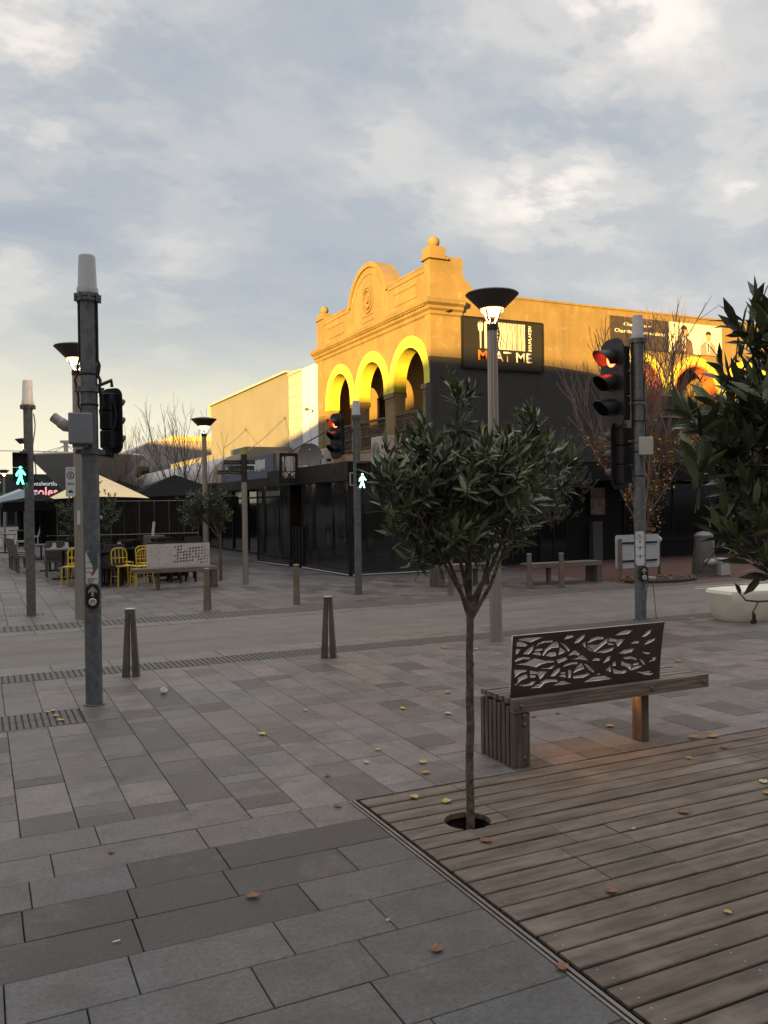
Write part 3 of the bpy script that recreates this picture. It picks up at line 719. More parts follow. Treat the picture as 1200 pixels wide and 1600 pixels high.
# low buildings far up the mall
fs_ = thing('far_arcade', (0, 90, 0), 'dark low building row closing the far end of the mall', 'building')
m = MB(); m.box((-6, 92, 0), (14, 100, 5.2)); m.box((-3, 91, 0), (6, 92, 3.4)); m.build('wall', mat('far_dark_wall', (.05, .055, .06), .8, var=.3, scale=.3), fs_)
m = MB()
for k in range(10): m.box((-2.6+k*.85, 90.9, .3), (-2.0+k*.85, 90.99, 2.6))
m.build('window', M_glassdark, fs_)
m = MB(); m.box((-2.9, 90.6, 2.62), (3.2, 90.8, 2.78)); m.build('green_light_strip', mat('green_strip', (.1, .8, .3), .5, var=0, emit=(.1, 1, .35), estr=1.6), fs_)
gs = thing('shop_sign_board', (5, 70, 0), 'dark rounded shop sign board with two lines of lettering under the funnel canopy', 'sign')
o = onp(40, 785, 1, 66); q = onp(92, 752, 1, 66)
wS, hS = q.x-o.x, q.z-o.z
pl = [(o.x, o.z-.6), (q.x, o.z-.6), (q.x, o.z+.5)] + [(o.x+wS*(1-i/10), o.z+.5+hS*.85*math.sin(math.pi/2*i/10)) for i in range(1, 11)]
m = MB(); m.prism(pl, 1, 66, 66.3); m.build('board', M_charcoal, gs)
m = MB(); m.box((o.x+.5, 66.05, 0), (o.x+.7, 66.25, o.z-.6)); m.box((q.x-.7, 66.05, 0), (q.x-.5, 66.25, o.z-.6)); m.build('post', M_charcoal, gs)
a = onp(51, 776, 1, 65.98); b = onp(90, 763, 1, 65.98); text('lettering', 'coles', a, (1, 0, 0), (0, 0, 1), b.x-a.x, b.z-a.z+.1, M_redtxt, gs, .02)
a = onp(50, 759, 1, 65.98); b = onp(76, 752, 1, 65.98); text('lettering', 'woolworths', a, (1, 0, 0), (0, 0, 1), (b.x-a.x)*1.5, b.z-a.z, M_whitetxt, gs, .0)

# inverted funnel canopy
c_ = onp(137, 713, 1, 48)
fc = thing('funnel_canopy', (c_.x, 48, 0), 'large grey inverted cone canopy on a mast behind the cafe umbrellas', 'canopy')
rr = (onp(226, 716, 1, 48).x-onp(48, 716, 1, 48).x)/2
m = MB(); m.lathe((c_.x, 48, 0), [(.35, 0), (.35, c_.z-2.9), (.6, c_.z-2.5), (rr-.12, c_.z-.2), (rr, c_.z-.05)], 40); m.build('funnel', M_funnel, fc, smooth=True)
m = MB(); m.lathe((c_.x, 48, 0), [(rr, c_.z-.05), (rr+.06, c_.z), (rr, c_.z+.07), (rr-.3, c_.z+.08)], 40); m.build('rim', M_funneltop, fc, smooth=True)
m = MB(); mp = onp(103, 696, 1, 48); m.lathe((mp.x, 48, c_.z), [(.12, 0), (.12, mp.z-c_.z+.1), (.3, mp.z-c_.z+.15), (.3, mp.z-c_.z+.25)], 12)
for px_ in (55, 75, 125, 150): 
    e = onp(px_, 711, 1, 48); m.tube([(mp.x, 48, mp.z), (e.x, 48, e.z)], .018, 5)
m.build('mast', M_boxlight, fc)

# unseen buildings added west and south, roofs sized to shade the square
for lb, x0, x1, y0, y1, h in (('tall unseen building added for shade south west of the square', -38, -24.6, -26, -12, 10.25), ('long unseen building added for shade south of the square, behind the bench', -24.5, 14, -26, -12, 9.75), ('middle unseen building added for shade west of the square', -22, -14, .45, 8.7, 7.58), ('low unseen building added for shade west of the mall mouth', -22, -14, 8.7, 27, 6.25), ('taller unseen building added for shade farther north west of the mall', -22, -14, 27, 80, 8.1)):
    t = thing('shading_building', (x0, y0, 0), lb, 'building', 'unseen buildings added round the square for shade')
    m = MB(); m.box((x0, y0+.002, 0), (x1, y1, h)); m.build('wall', M_brickw if h > 8.5 else M_cream, t)
    m = MB()
    if y0 < -20:
        k = x0+1.2
        while k < x1-2: m.box((k, y1, .5), (k+1.6, y1+.04, 2.5)); m.box((k, y1, 4), (k+1.1, y1+.04, 6)); k += 2.6
    else:
        k = y0+1.2
        while k < y1-2 and k < 45: m.box((-14, k, .5), (-13.96, k+1.6, 2.5)); m.box((-14, k, 3.4), (-13.96, k+1.1, h-1.2)); k += 2.6
    m.build('window', M_glassdark, t)

# ================================================================== SIGNS ON THE BUILDING
def barcode_sign(name, label, o, ux, w_, h_, fork=True, group=None):
    """o: lower left corner of the board front; ux along the board; board hangs vertically"""
    ux = Vector(ux).normalized(); uz = Vector((0, 0, 1)); nf = ux.cross(uz)     # front normal
    t = thing(name, o, label, 'sign', group)
    M_ = lambda d: basis_mtx(Vector(o)+nf*d, ux, uz)
    curve_sheet('board', [(0, 0), (w_, 0), (w_, h_), (0, h_)], [], .02, M_(-.022), M_ink, t, bevel=0)
    fr = [(-.02, -.02), (w_+.02, -.02), (w_+.02, h_+.02), (-.02, h_+.02)]
    curve_sheet('board_frame', fr, [[(.02, .02), (w_-.02, .02), (w_-.02, h_-.02), (.02, h_-.02)]], .03, M_(-.018), M_charcoal, t)
    S = lambda u, v: (u*w_, v*h_)
    def poly(nm, pts, m): curve_sheet(nm, [S(*p) for p in pts], [], .002, M_(.004), m, t)
    # fork, skewer and wavy barcode
    fx = .19 if fork else .12
    poly('fork_mark', [(fx+.022, .40), (fx+.036, .40), (fx+.038, .72), (fx+.055, .76), (fx+.06, .86), (fx+.055, .93), (fx+.05, .86), (fx+.045, .93), (fx+.035, .86), (fx+.03, .95), (fx+.022, .86), (fx+.012, .93), (fx+.008, .86), (fx+.002, .92), (fx-.002, .85), (fx+.004, .76), (fx+.02, .72)], M_letter)
    poly('skewer_mark', [(fx+.078, .40), (fx+.105, .40), (fx+.106, .93), (fx+.09, .94), (fx+.076, .9)], M_letter)
    sk = [(fx+.205, .40), (fx+.213, .40), (fx+.213, .56), (fx+.24, .57), (fx+.235, .62), (fx+.245, .64), (fx+.232, .68), (fx+.246, .71), (fx+.234, .75), (fx+.245, .79), (fx+.235, .82), (fx+.24, .88), (fx+.215, .89), (fx+.213, .95), (fx+.207, .95), (fx+.205, .89), (fx+.185, .88), (fx+.19, .8), (fx+.18, .77), (fx+.19, .72), (fx+.18, .68), (fx+.19, .64), (fx+.182, .57), (fx+.205, .56)]
    poly('skewer_mark', sk, M_letter)
    random.seed(11); u = fx+.26; k = 0; end = .80; bars = []
    while u < end-.02:
        wd = random.choice((.006, .009, .013, .018)); ph = (1-(u-.45)/.35)*.012
        L_ = []; R_ = []
        for i in range(9):
            v = .40+.54*i/8; off = ph*math.sin(v*14+u*9); L_.append((u+off, v)); R_.append((u+wd+off, v))
        poly('barcode_bar', L_+R_[::-1], M_letter); u += wd+random.choice((.006, .008, .011))
    text('lettering', 'SOUVLAKERI', Vector(o)+nf*.004+ux*w_*.86+uz*h_*.40, uz, -ux, h_*.52, w_*.04, M_letter, t, .03)
    text('first_letter', 'M', Vector(o)+nf*.004+ux*w_*(fx)+uz*h_*.16, ux, uz, w_*.11, h_*.20, M_lettero, t, .018)
    text('lettering', 'EAT ME', Vector(o)+nf*.004+ux*w_*(fx+.125)+uz*h_*.16, ux, uz, w_*(.865-fx-.125), h_*.20, M_letter, t, .018)
    return t
a = onp(723, 576, 1, CY-.05); b = onp(847, 506, 1, CY-.05)
barcode_sign('wall_sign', 'large black wall sign with wavy barcode and fork above white MEAT ME lettering', (a.x, CY-.05, 5.45), (1, 0, 0), b.x-a.x, 6.83-5.45)
hs = barcode_sign('hanging_sign', 'small black hanging sign with barcode over white lettering, below the satellite dish', (7.55, 22.5, 2.38), (1, 0, 0), .50, .78, False)
m = MB(); m.tube([(7.55, 22.52, 3.19), (8.05, 22.52, 3.19)], .02, 6); m.tube([(7.8, 22.52, 3.2), (CX, 25.9, 4.55)], .02, 6); m.tube([(8.0, 22.52, 2.6), (8.0, 22.52, 3.2)], .02, 6)
m.build('bracket', M_cable, hs)

bb = thing('billboard', (17.1, CY, 0), 'long poster board with suited man and dark lettered half, under the parapet', 'billboard')
a = onp(954, 495, 1, CY-.06); b = onp(1045, 503, 1, CY-.06); c = onp(1128, 511, 1, CY-.06); z0, z1 = 6.33, 7.28
m = MB(); m.box((a.x, CY-.055, z0), (b.x, CY-.012, z1)); m.build('dark_panel', mat('billboard_dark', (.06, .05, .045), .5, var=.1), bb)
m = MB(); m.box((b.x, CY-.055, z0), (c.x, CY-.012, z1)); m.build('photo_panel', mat('billboard_pale', (.80, .80, .74), .5, var=.08, scale=1.5), bb)
text('lettering', 'Change your', (a.x+.5, CY-.06, 6.98), (1, 0, 0), (0, 0, 1), 1.1, .13, M_letter, bb, .02)
text('lettering', 'Charting life directions', (a.x+.15, CY-.06, 6.76), (1, 0, 0), (0, 0, 1), b.x-a.x-.3, .15, M_letter, bb, .02)
def printed_man(cx, s, m_suit):
    M_ = basis_mtx((cx, CY-.060, z0), (1, 0, 0), (0, 0, 1))
    def pp(pts, m, d, nm):
        curve_sheet(nm, [(u*s, v*s) for u, v in pts], [], .001, basis_mtx((cx, CY-.058-d, z0), (1, 0, 0), (0, 0, 1)), m, bb)
    pp([(-.42, 0), (.42, 0), (.38, .38), (.22, .50), (.08, .56), (-.08, .56), (-.22, .50), (-.38, .38)], m_suit, 0, 'printed_suit')
    pp([(-.08, .08), (.08, .08), (.1, .54), (-.1, .54)], M_letter, .003, 'printed_shirt')
    pp([(-.025, .1), (.025, .1), (.03, .46), (-.03, .46)], M_ink, .006, 'printed_tie')
    pp([(.13*math.cos(t*.3), .70+.17*math.sin(t*.3)) for t in range(21)], M_skin, .006, 'printed_face')
    pp([(-.15, .74), (-.12, .80), (0, .82), (.12, .80), (.15, .74), (.14, .88), (.05, .95), (-.08, .94), (-.15, .86)], mat('printed_hair', (.05, .03, .02), .6, var=0), .009, 'printed_hair')
printed_man(b.x+.62, .92, mat('printed_suit', (.16, .10, .09), .6, var=.05)); printed_man(b.x+1.65, .80, mat('printed_suit_pale', (.45, .30, .25), .6, var=.05))

# ================================================================== ROOFTOP THINGS
def ac_unit(px, py_bottom, Xp, label, w_=.8, h_=.72):
    b = onp(px, py_bottom, 0, Xp); t = thing('air_conditioner', (Xp, b.y, 2.8), label, 'air conditioner', 'air conditioners on the black awning')
    m = MB(); m.box((Xp, b.y-w_/2, 2.80), (Xp+.32, b.y+w_/2, 2.80+h_)); m.build('casing', M_brickpale, t, bevel=.015)
    m = MB(); cy = b.y+.1
    for r_ in (.06, .12, .18, .24): m.tube([(Xp-.012, cy+r_*math.cos(k*math.pi/12), 2.8+h_/2+r_*math.sin(k*math.pi/12)) for k in range(25)], .006, 4)
    m.build('fan_grille', M_charcoal, t)
    m = MB(); m.box((Xp-.008, b.y-w_/2+.06, 2.8+h_*.55), (Xp-.001, b.y-w_/2+.16, 2.8+h_*.7)); m.build('data_plate', M_charcoal, t)
    m = MB(); m.box((Xp+.08, b.y-w_/2-.007, 2.8+h_*.4), (Xp+.22, b.y-w_/2-.001, 2.8+h_*.52)); m.build('side_plate', M_charcoal, t)
    m = MB(); m.box((Xp+.02, b.y-w_/2+.08, 2.722), (Xp+.3, b.y-w_/2+.13, 2.799)); m.box((Xp+.02, b.y+w_/2-.13, 2.722), (Xp+.3, b.y+w_/2-.08, 2.799)); m.build('foot', M_charcoal, t)
M_brickpale = mat('pale_casing', (.55, .50, .44), .6, var=.05)
ac_unit(500, 722, 9.3, 'pale air conditioner behind the satellite dish on the black awning', .7, .62)
ac_unit(590, 716, 9.9, 'pale air conditioner with fan grille below the middle balcony arch', .85, .80)
ac_unit(640, 716, 9.9, 'dark-sided air conditioner nearest the building corner, half hidden by tree leaves', .6, .62)
dc = onp(484, 711, 0, 8.5)
dish = thing('satellite_dish', (8.5, dc.y, 2.79), 'round grey satellite dish on the black awning edge', 'satellite dish')
dn = Vector((-.35, -.9, .35)).normalized(); Q = dn.to_track_quat('Z', 'Y').to_matrix().to_4x4(); Q.translation = Vector((8.5, dc.y, dc.z))
m = MB(); m.lathe((0, 0, 0), [(.001, -.02), (.12, -.012), (.24, .012), (.335, .045), (.34, .055), (.24, .022), (.12, -.002), (.001, -.01)], 28, False); m.v = [tuple(Q @ Vector(v)) for v in m.v]
m.build('reflector', mat('dish_grey', (.10, .098, .085), .6, var=.1), dish, smooth=True)
m = MB(); e = Q @ Vector((0, -.02, .42)); m.tube([Q @ Vector((0, -.30, .03)), e], .009, 6); m.sphere(tuple(e), .03, 10, 6); m.build('receiver', M_boxlight, dish)
m = MB(); m.tube([(8.5, dc.y+.05, 2.79), (8.5, dc.y+.05, dc.z)], .022, 8); m.tube([(8.3, dc.y+.05, 2.80), (8.75, dc.y+.05, 2.80)], .02, 8); m.build('stand', M_galv, dish)

# ================================================================== STREET LAMPS
def lamp(x, y, label, h=4.1, small=False):
    t = thing('street_lamp', (x, y, 0), label, 'street lamp', 'street lamps with upturned conical heads')
    m = MB(); m.lathe((x, y, 0), [(.078, 0), (.075, .6), (.062, h-.42), (.060, h-.40)], 20, flute=.10); m.build('pole', M_brushed, t)
    m = MB(); m.lathe((x, y, h), [(.066, -.42), (.070, -.40), (.070, -.34), (.05, -.335)], 20); m.build('collar', M_hat, t, smooth=True)
    m = MB(); m.lathe((x, y, h), [(.155, -.150), (.315, .01), (.335, .03), (.32, .045), (.17, .078), (.02, .09)], 36, False); m.build('hat', M_hat, t, smooth=True)
    m = MB(); m.lathe((x, y, h), [(.153, -.148), (.12, -.11), (.02, -.10)], 28, False); m.build('reflector', M_lampin, t, smooth=True)
    m = MB(); m.lathe((x, y, h), [(.02, -.235), (.10, -.215), (.142, -.175), (.135, -.15), (.02, -.14)], 24); m.build('light_lens', M_gold, t, smooth=True)
    m = MB()
    for k in range(4):
        a = R(25+90*k); m.tube([(x+.145*math.cos(a), y+.145*math.sin(a), h-.165), (x+.045*math.cos(a), y+.045*math.sin(a), h-.345)], .011, 6)
    m.build('strut', M_brushed, t)
    L = bpy.data.lights.new('lamp_glow', 'POINT'); L.energy = 10; L.color = (1, .62, .30); L.shadow_soft_size = .06
    lo = bpy.data.objects.new('lamp_glow', L); COL.objects.link(lo); lo.location = (x, y, h-.245); lo.parent = t; lo.matrix_parent_inverse = Matrix.Translation(t.location).inverted()
    return t
lamp(5.86, 9.06, 'lit street lamp with wide black conical hat in front of the barcode wall sign', 4.33)
lamp(1.41, 14.14, 'lit street lamp rising behind the tall galvanised signal post, with the parking sign', 4.25)
lamp(5.36, 22.17, 'lit street lamp rising through the small round tree by the shops', 4.0)
lamp(1.56, 34.4, 'lit street lamp behind the green walking man signal', 4.3)
lamp(1.40, 57.5, 'lit street lamp far up the mall, second from the end', 4.1)
lamp(1.45, 76, 'lit street lamp farthest up the mall at the picture edge', 4.1)

# ================================================================== SIGNAL POSTS
def frame_for(n):
    n = Vector(n).normalized(); u = Vector((0, 0, 1)).cross(n).normalized()   # u = right as seen facing the head from the front
    return u, n
def local(mb, c, u, n):
    """map local (x right, y towards viewer/front, z up) to world"""
    c = Vector(c); mb.v = [tuple(c + u*v[0] + n*v[1] + Vector((0, 0, v[2]))) for v in mb.v]; return mb
def rounded(w_, h_, r, n=5):
    pts = []
    for (sx, sy, a0) in ((1, -1, -90), (1, 1, 0), (-1, 1, 90), (-1, -1, 180)):
        for i in range(n+1):
            a = R(a0+90*i/n); pts.append((sx*(w_/2-r)+r*math.cos(a), sy*(h_/2-r)+r*math.sin(a)))
    return pts
def vehicle_head(t, c, n, s=1.0, lit=0):
    u, n = frame_for(n)
    m = MB(); m.prism(rounded(.44*s, 1.08*s, .14*s), 1, -.015*s, .0); local(m, c, u, n); bb_ = m.build('backboard', M_sig, t)
    m = MB()
    for k in (-1, 0, 1): m.box((-.125*s, -.17*s, (k*.30-.145)*s), (.125*s, .002, (k*.30+.145)*s))
    local(m, c, u, n); hd = m.build('signal_housing', M_sig, t, bevel=.012)
    for k, zc in enumerate((.30, 0, -.30)):
        m = MB(); m.lathe((0, 0, 0), [(.10*s, 0), (.085*s, .012*s), (.03*s, .02*s), (.001, .022*s)], 20, True); m.v = [(v[0], v[2]+.004, v[1]+zc*s) for v in m.v]; local(m, c, u, n)
        m.build('signal_lens', M_red if (k == lit) else mat('dark_lens', (.03, .028, .02), .25, var=0), hd, smooth=True)
        m = MB(); N = 18; vs = []
        for (rr_, sgn) in ((.118*s, 1), (.110*s, -1)):
            for i in range(N+1):
                a = R(-40+260*i/N); q = .5+.5*math.sin(a)
                vs.append((rr_*math.cos(a), .0, zc*s+rr_*math.sin(a))); vs.append((rr_*math.cos(a), (.06+.19*q)*s, zc*s+rr_*math.sin(a)-.03*s*q))
        fs = [(2*i, 2*i+1, 2*i+3, 2*i+2) for i in range(N)]; o_ = 2*(N+1); fs += [(o_+2*i, o_+2*i+2, o_+2*i+3, o_+2*i+1) for i in range(N)]
        fs += [(2*i+1, o_+2*i+1, o_+2*i+3, 2*i+3) for i in range(N)]
        m.add(vs, fs); local(m, c, u, n); m.build('visor', M_sig, hd)
MAN = [(-.10, -.5), (.0, -.22), (.10, -.5), (.19, -.5), (.09, -.12), (.10, .12), (.24, -.02), (.28, .04), (.12, .27), (.02, .30), (-.06, .28), (-.20, .10), (-.22, -.05), (-.14, -.06), (-.12, .06), (-.06, .12), (-.07, -.12), (-.19, -.44), (-.16, -.5)]
def ped_head(t, c, n, s=1.0, m_green=None, lit=True, hood=True):
    u, n = frame_for(n)
    m = MB(); m.box((-.135*s, -.15*s, -.29*s), (.135*s, 0, -.005*s)); m.box((-.135*s, -.15*s, .005*s), (.135*s, 0, .29*s)); local(m, c, u, n); hd = m.build('walk_signal_housing', M_sig, t, bevel=.01)
    for zc in (.15, -.15):
        m = MB(); m.box((-.12*s, .001, (zc+.10)*s), (.12*s, .12*s, (zc+.115)*s)); m.box((-.13*s, .001, (zc-.1)*s), (-.12*s, .11*s, (zc+.115)*s)); m.box((.12*s, .001, (zc-.1)*s), (.13*s, .11*s, (zc+.115)*s)); local(m, c, u, n); m.build('visor', M_sig, hd)
    if lit:
        C = Vector(c)+n*.006+Vector((0, 0, -.15*s))
        curve_sheet('walking_man', [(p[0]*.36*s, p[1]*.36*s) for p in MAN], [], .003, basis_mtx(C, u, (0, 0, 1)), m_green, hd)
        m = MB(); m.sphere((0, 0, 0), .026*s, 12, 8); m.v = [(v[0]+.006*s, v[1]*.2+.006, v[2]-.15*s+.36*s*.40) for v in m.v]; local(m, c, u, n); m.build('walking_man_head', m_green, hd)
def push_button(t, x, y, z, rad, n, s=1.0):
    u, n = frame_for(n); c = Vector((x, y, z))+n*(rad)
    m = MB(); m.prism(rounded(.125*s, .235*s, .06*s), 1, -.03, .045); local(m, c, u, n); b_ = m.build('push_button_box', M_sig, t, bevel=.008)
    C = c+n*.047
    curve_sheet('arrow_mark', [(x_*s, z_*s) for x_, z_ in ((-.012, .0), (.012, .0), (.012, .05), (.038, .028), (.038, .052), (0, .092), (-.038, .052), (-.038, .028), (-.012, .05))], [], .002, basis_mtx(C, u, (0, 0, 1)), mat('arrow_grey', (.32, .31, .28), .5, var=0), b_)
    m = MB(); m.lathe((0, 0, 0), [(.036*s, 0), (.036*s, .012), (.026*s, .02), (.020*s, .012), (.001, .014)], 20); m.v = [(v[0], v[2]+.046, v[1]-.052*s) for v in m.v]; local(m, c, u, n); m.build('button', M_boxlight, b_, smooth=True)
def info_plate(t, x, y, z, rad, n, w_, h_, style):
    u, n = frame_for(n); C = Vector((x, y, z))+n*(rad+.006)
    pl = curve_sheet('instruction_plate', rounded(w_, h_, w_*.3), [], .003, basis_mtx(C, u, (0, 0, 1)), M_signwhite, t)
    K = lambda pts, m, nm: curve_sheet(nm, pts, [], .001, basis_mtx(C+n*.0045, u, (0, 0, 1)), m, pl)
    if style == 'cells':
        for k in (-.17, 0.03, .22, ): K([(-w_*.48, k*h_*1.3), (w_*.48, k*h_*1.3), (w_*.48, k*h_*1.3+.004), (-w_*.48, k*h_*1.3+.004)], M_ink, 'plate_line')
        for k in (-.28, -.04, .15): K([(-.004, k*h_), (.006, k*h_), (.01, (k+.09)*h_), (-.006, (k+.09)*h_)], M_ink, 'plate_symbol')
        text('plate_lettering', 'TO\nCROSS', C+n*.0045-u*w_*.25+Vector((0, 0, h_*.34)), u, (0, 0, 1), w_*.5, h_*.08, M_ink, pl, .01, .001)
    else:
        K([(-w_*.42, h_*.44), (w_*.0, h_*.1), (w_*.12, -.20*h_), (w_*.3, -.08*h_), (w_*.46, .0), (w_*.46, h_*.5), (-w_*.2, h_*.5)], mat('plate_wear', (.10, .11, .11), .6, var=.2), 'worn_patch')
        for k in (.18, .0, -.12): K([(-w_*.46, k*h_), (w_*.1, k*h_), (w_*.1, k*h_+.003), (-w_*.46, k*h_+.003)], M_ink, 'plate_line')
        K([(-.006, -.22*h_), (.006, -.22*h_), (.014, -.16*h_), (0, -.10*h_), (-.008, -.15*h_)], mat('plate_red', (.5, .06, .04), .5, var=0), 'plate_symbol')
        text('plate_lettering', 'PUSH BUTTON\nWAIT FOR\nGREEN', C+n*.0045-u*w_*.38+Vector((0, 0, -h_*.44)), u, (0, 0, 1), w_*.76, h_*.15, M_ink, pl, .0, .001)
def post(name, x, y, h, rad, label, capmat=None, caph=.32, capr=None):
    t = thing(name, (x, y, 0), label, 'traffic signal', 'signal posts with antenna caps')
    m = MB(); m.lathe((x, y, 0), [(rad, 0), (rad, h)], 24); m.build('pole', M_galv, t, smooth=True)
    m = MB(); m.lathe((x, y, 0), [(rad+.02, 0), (rad+.02, .012)], 20); m.build('base_plate', M_galv, t)
    cr = capr or rad*1.12
    m = MB(); m.lathe((x, y, h), [(cr*1.12, .02), (cr*1.12, caph*.18), (cr*1.0, caph*.24), (cr*.88, caph*.96), (cr*.80, caph)], 24); m.build('antenna_cap', capmat or M_capplastic, t, smooth=True)
    m = MB(); m.lathe((x, y, h-.05), [(rad+.004, 0), (rad+.022, .005), (rad+.022, .035), (rad+.004, .04)], 20); m.lathe((x, y, h-.01), [(cr*1.2, 0), (cr*1.2, .03)], 20)
    for k in range(8):
        a = k*math.pi/4; m.box((x+cr*1.25*math.cos(a)-.012, y+cr*1.25*math.sin(a)-.012, h-.05), (x+cr*1.25*math.cos(a)+.012, y+cr*1.25*math.sin(a)+.012, h+.02))
    m.build('clamp_ring', M_galv, t)
    return t
VIEW = lambda x, y: Vector((-x, -y, 0)).normalized()           # from the object towards the square where one stands
# the tall post in the foreground left
x, y = .895, 7.92; v = VIEW(x, y); rt = Vector((-v.y, v.x, 0))*1.0
rt = v.cross(Vector((0, 0, 1))) * -1                               # to the right as seen from the square
t = post('signal_post', x, y, 3.62, .073, 'tall galvanised signal post nearest on the left, seen from behind its black signal', caph=.36, capr=.082)
def band(t, x, y, z, rad, m=None):
    mb = MB(); mb.lathe((x, y, z), [(rad+.001, 0), (rad+.006, .003), (rad+.006, .017), (rad+.001, .02)], 20); mb.build('strap', m or M_cable, t)
for z in (2.92, 2.65): band(t, x, y, z, .073)
for zc_ in (2.77, 2.22):
    m = MB(); m.lathe((x, y, zc_), [(.074, 0), (.092, .004), (.092, .05), (.074, .054)], 20); m.box((x-.125, y-.03, zc_+.005), (x+.125, y+.03, zc_+.045)); m.build('clamp_ring', M_galv, t)
m = MB()
for k, (s1, s2) in enumerate(((-1, .0), (1, .0), (1, .3))):
    pts = []
    for i in range(24):
        z = 3.6-i*.045; off = .077+(.018*math.sin(i*.55+k) if i > 12 else 0)+(.03 if 15 < i < 22 else 0)
        pts.append(Vector((x, y, z))+rt*(s1*off)+v*(.02+s2*.05))
    m.tube(pts, .009, 6)
m.build('cable', M_cable, t)
c = Vector((x, y, 2.44))+v*.12-rt*.075
m = MB(); m.box((-.10, -.06, -.135), (.10, .06, .135)); m2 = local(m, c, rt, v); m2.build('control_box', M_box, t, bevel=.012)
m = MB(); m.box((-.07, -.02, -.16), (.06, .03, -.137)); local(m, c, rt, v); m.build('box_bracket', M_galv, t)
# vehicle signal facing away up the road
hn = (-v*.72 + rt*.70); hc = Vector((x, y, 2.54))+rt*.195-v*.10
vehicle_head(t, hc+Vector((0, 0, -.01)), hn, .55, lit=9)
m = MB(); m.tube([Vector((x, y, 2.80)), hc+Vector((0, 0, .36)), hc+Vector((0, 0, .30))], .016, 6); m.tube([Vector((x, y, 2.24)), hc+Vector((0, 0, -.33)), hc+Vector((0, 0, -.25))], .016, 6)
pts = [hc+v*.10+rt*(-.02)+Vector((0, 0, .22-.04*i+.0))+rt*(.05*math.sin(i*.35)) for i in range(9)]; m.tube(pts, .009, 6)
m.build('signal_bracket', M_cable, t)
# camera
cc = Vector((x, y, 2.46))-rt*.19+v*.06; ce = cc-rt*.11+Vector((0, 0, .085))
m = MB(); m.tube([cc+rt*.03-Vector((0, 0, .02)), cc, cc.lerp(ce, .45), cc.lerp(ce, .5), ce], [.030, .050, .050, .044, .044], 14); camh = m.build('camera_housing', mat('camera_grey', (.45, .42, .39), .5, var=.1), t, smooth=True)
m = MB(); m.tube([ce, ce+(ce-cc)*.06], [.036, .036], 14); m.build('camera_lens', M_glassdark, camh)
m = MB(); m.tube([cc, cc+rt*.12], .016, 6); m.build('camera_arm', M_galv, camh)
info_plate(t, x, y, 1.22, .073, v, .105, .30, 'worn'); push_button(t, x, y, .975, .073, v, .95)
m = MB(); cc = Vector((x, y, 1.66))+rt*.08; m.sphere(tuple(cc), .018, 8, 6); m.build('cable_gland', M_boxlight, t)

# post right of the bench
x, y = 8.75, 9.64; v = VIEW(x, y); rt = v.cross(Vector((0, 0, 1)))*-1
t = post('signal_post', x, y, 4.10, .082, 'galvanised signal post right of the bench with pale junction box and red light', caph=.36, capr=.082)
for z in (3.2, 2.9, 2.45, 2.1): band(t, x, y, z, .082)
m = MB(); m.tube([Vector((x, y, 4.1-.07*i))-rt*(.088)+v*.03 for i in range(28)], .012, 6); m.tube([Vector((x, y, 4.1-.09*i))+rt*(.086+.012*math.sin(i*.5))+v*.03 for i in range(18)], .010, 6); m.build('cable', M_cable, t)
for z in (3.15, 2.6): 
    m = MB(); m.lathe((x, y, z), [(.083, 0), (.10, .004), (.10, .04), (.083, .044)], 16); m.tube([Vector((x, y, z+.02)), Vector((x, y, z+.02))-rt*.42], .016, 6); m.build('signal_bracket', M_galv, t)
hn = (-rt*.78+v*.62); vehicle_head(t, Vector((x, y, 3.48))-rt*.37+v*.0, hn, 1.22, lit=0)
hn2 = (-rt*.75-v*.55); vehicle_head(t, Vector((x, y, 2.42))-rt*.28-v*.08, hn2, .92, lit=9)
c = Vector((x, y, 2.54))+rt*.10+v*.12
m = MB(); m.box((-.10, -.05, -.13), (.10, .05, .13)); local(m, c, rt, v); m.build('control_box', M_boxlight, t, bevel=.01)
info_plate(t, x, y, 1.05, .082, v, .125, .50, 'cells'); push_button(t, x, y, .68, .082, (v+rt*.5).normalized(), 1.0)

# post before the shop corner
x, y = 6.65, 15.16; v = VIEW(x, y); rt = v.cross(Vector((0, 0, 1)))*-1
t = post('signal_post', x, y, 3.46, .07, 'slim signal post before the dark enclosure with red light and small green walking man', caph=.30, capr=.078)
vehicle_head(t, Vector((x, y, 3.08))-rt*.40, (-rt*.78+v*.62), .82, lit=0)
m = MB(); m.tube([Vector((x, y, 3.4)), Vector((x, y, 3.0))+rt*.02], .01, 5); m.tube([Vector((x, y, 3.35))-rt*.03, Vector((x, y, 2.95))-rt*.14, Vector((x, y, 2.85))-rt*.32], .008, 5); m.tube([Vector((x, y, 3.2)), Vector((x, y, 3.2))-rt*.36], .016, 6); m.tube([Vector((x, y, 2.75)), Vector((x, y, 2.75))-rt*.36], .016, 6); m.build('cable', M_cable, t)
ped_head(t, Vector((x, y, 2.33))+rt*.10+v*.10, v, .80, M_greenw)
m = MB(); m.tube([Vector((x, y, 2.36)), Vector((x, y, 2.36))-rt*.13, Vector((x, y, 2.12))-rt*.13, Vector((x, y, 2.12))], .018, 6); m.build('signal_bracket', M_boxlight, t)
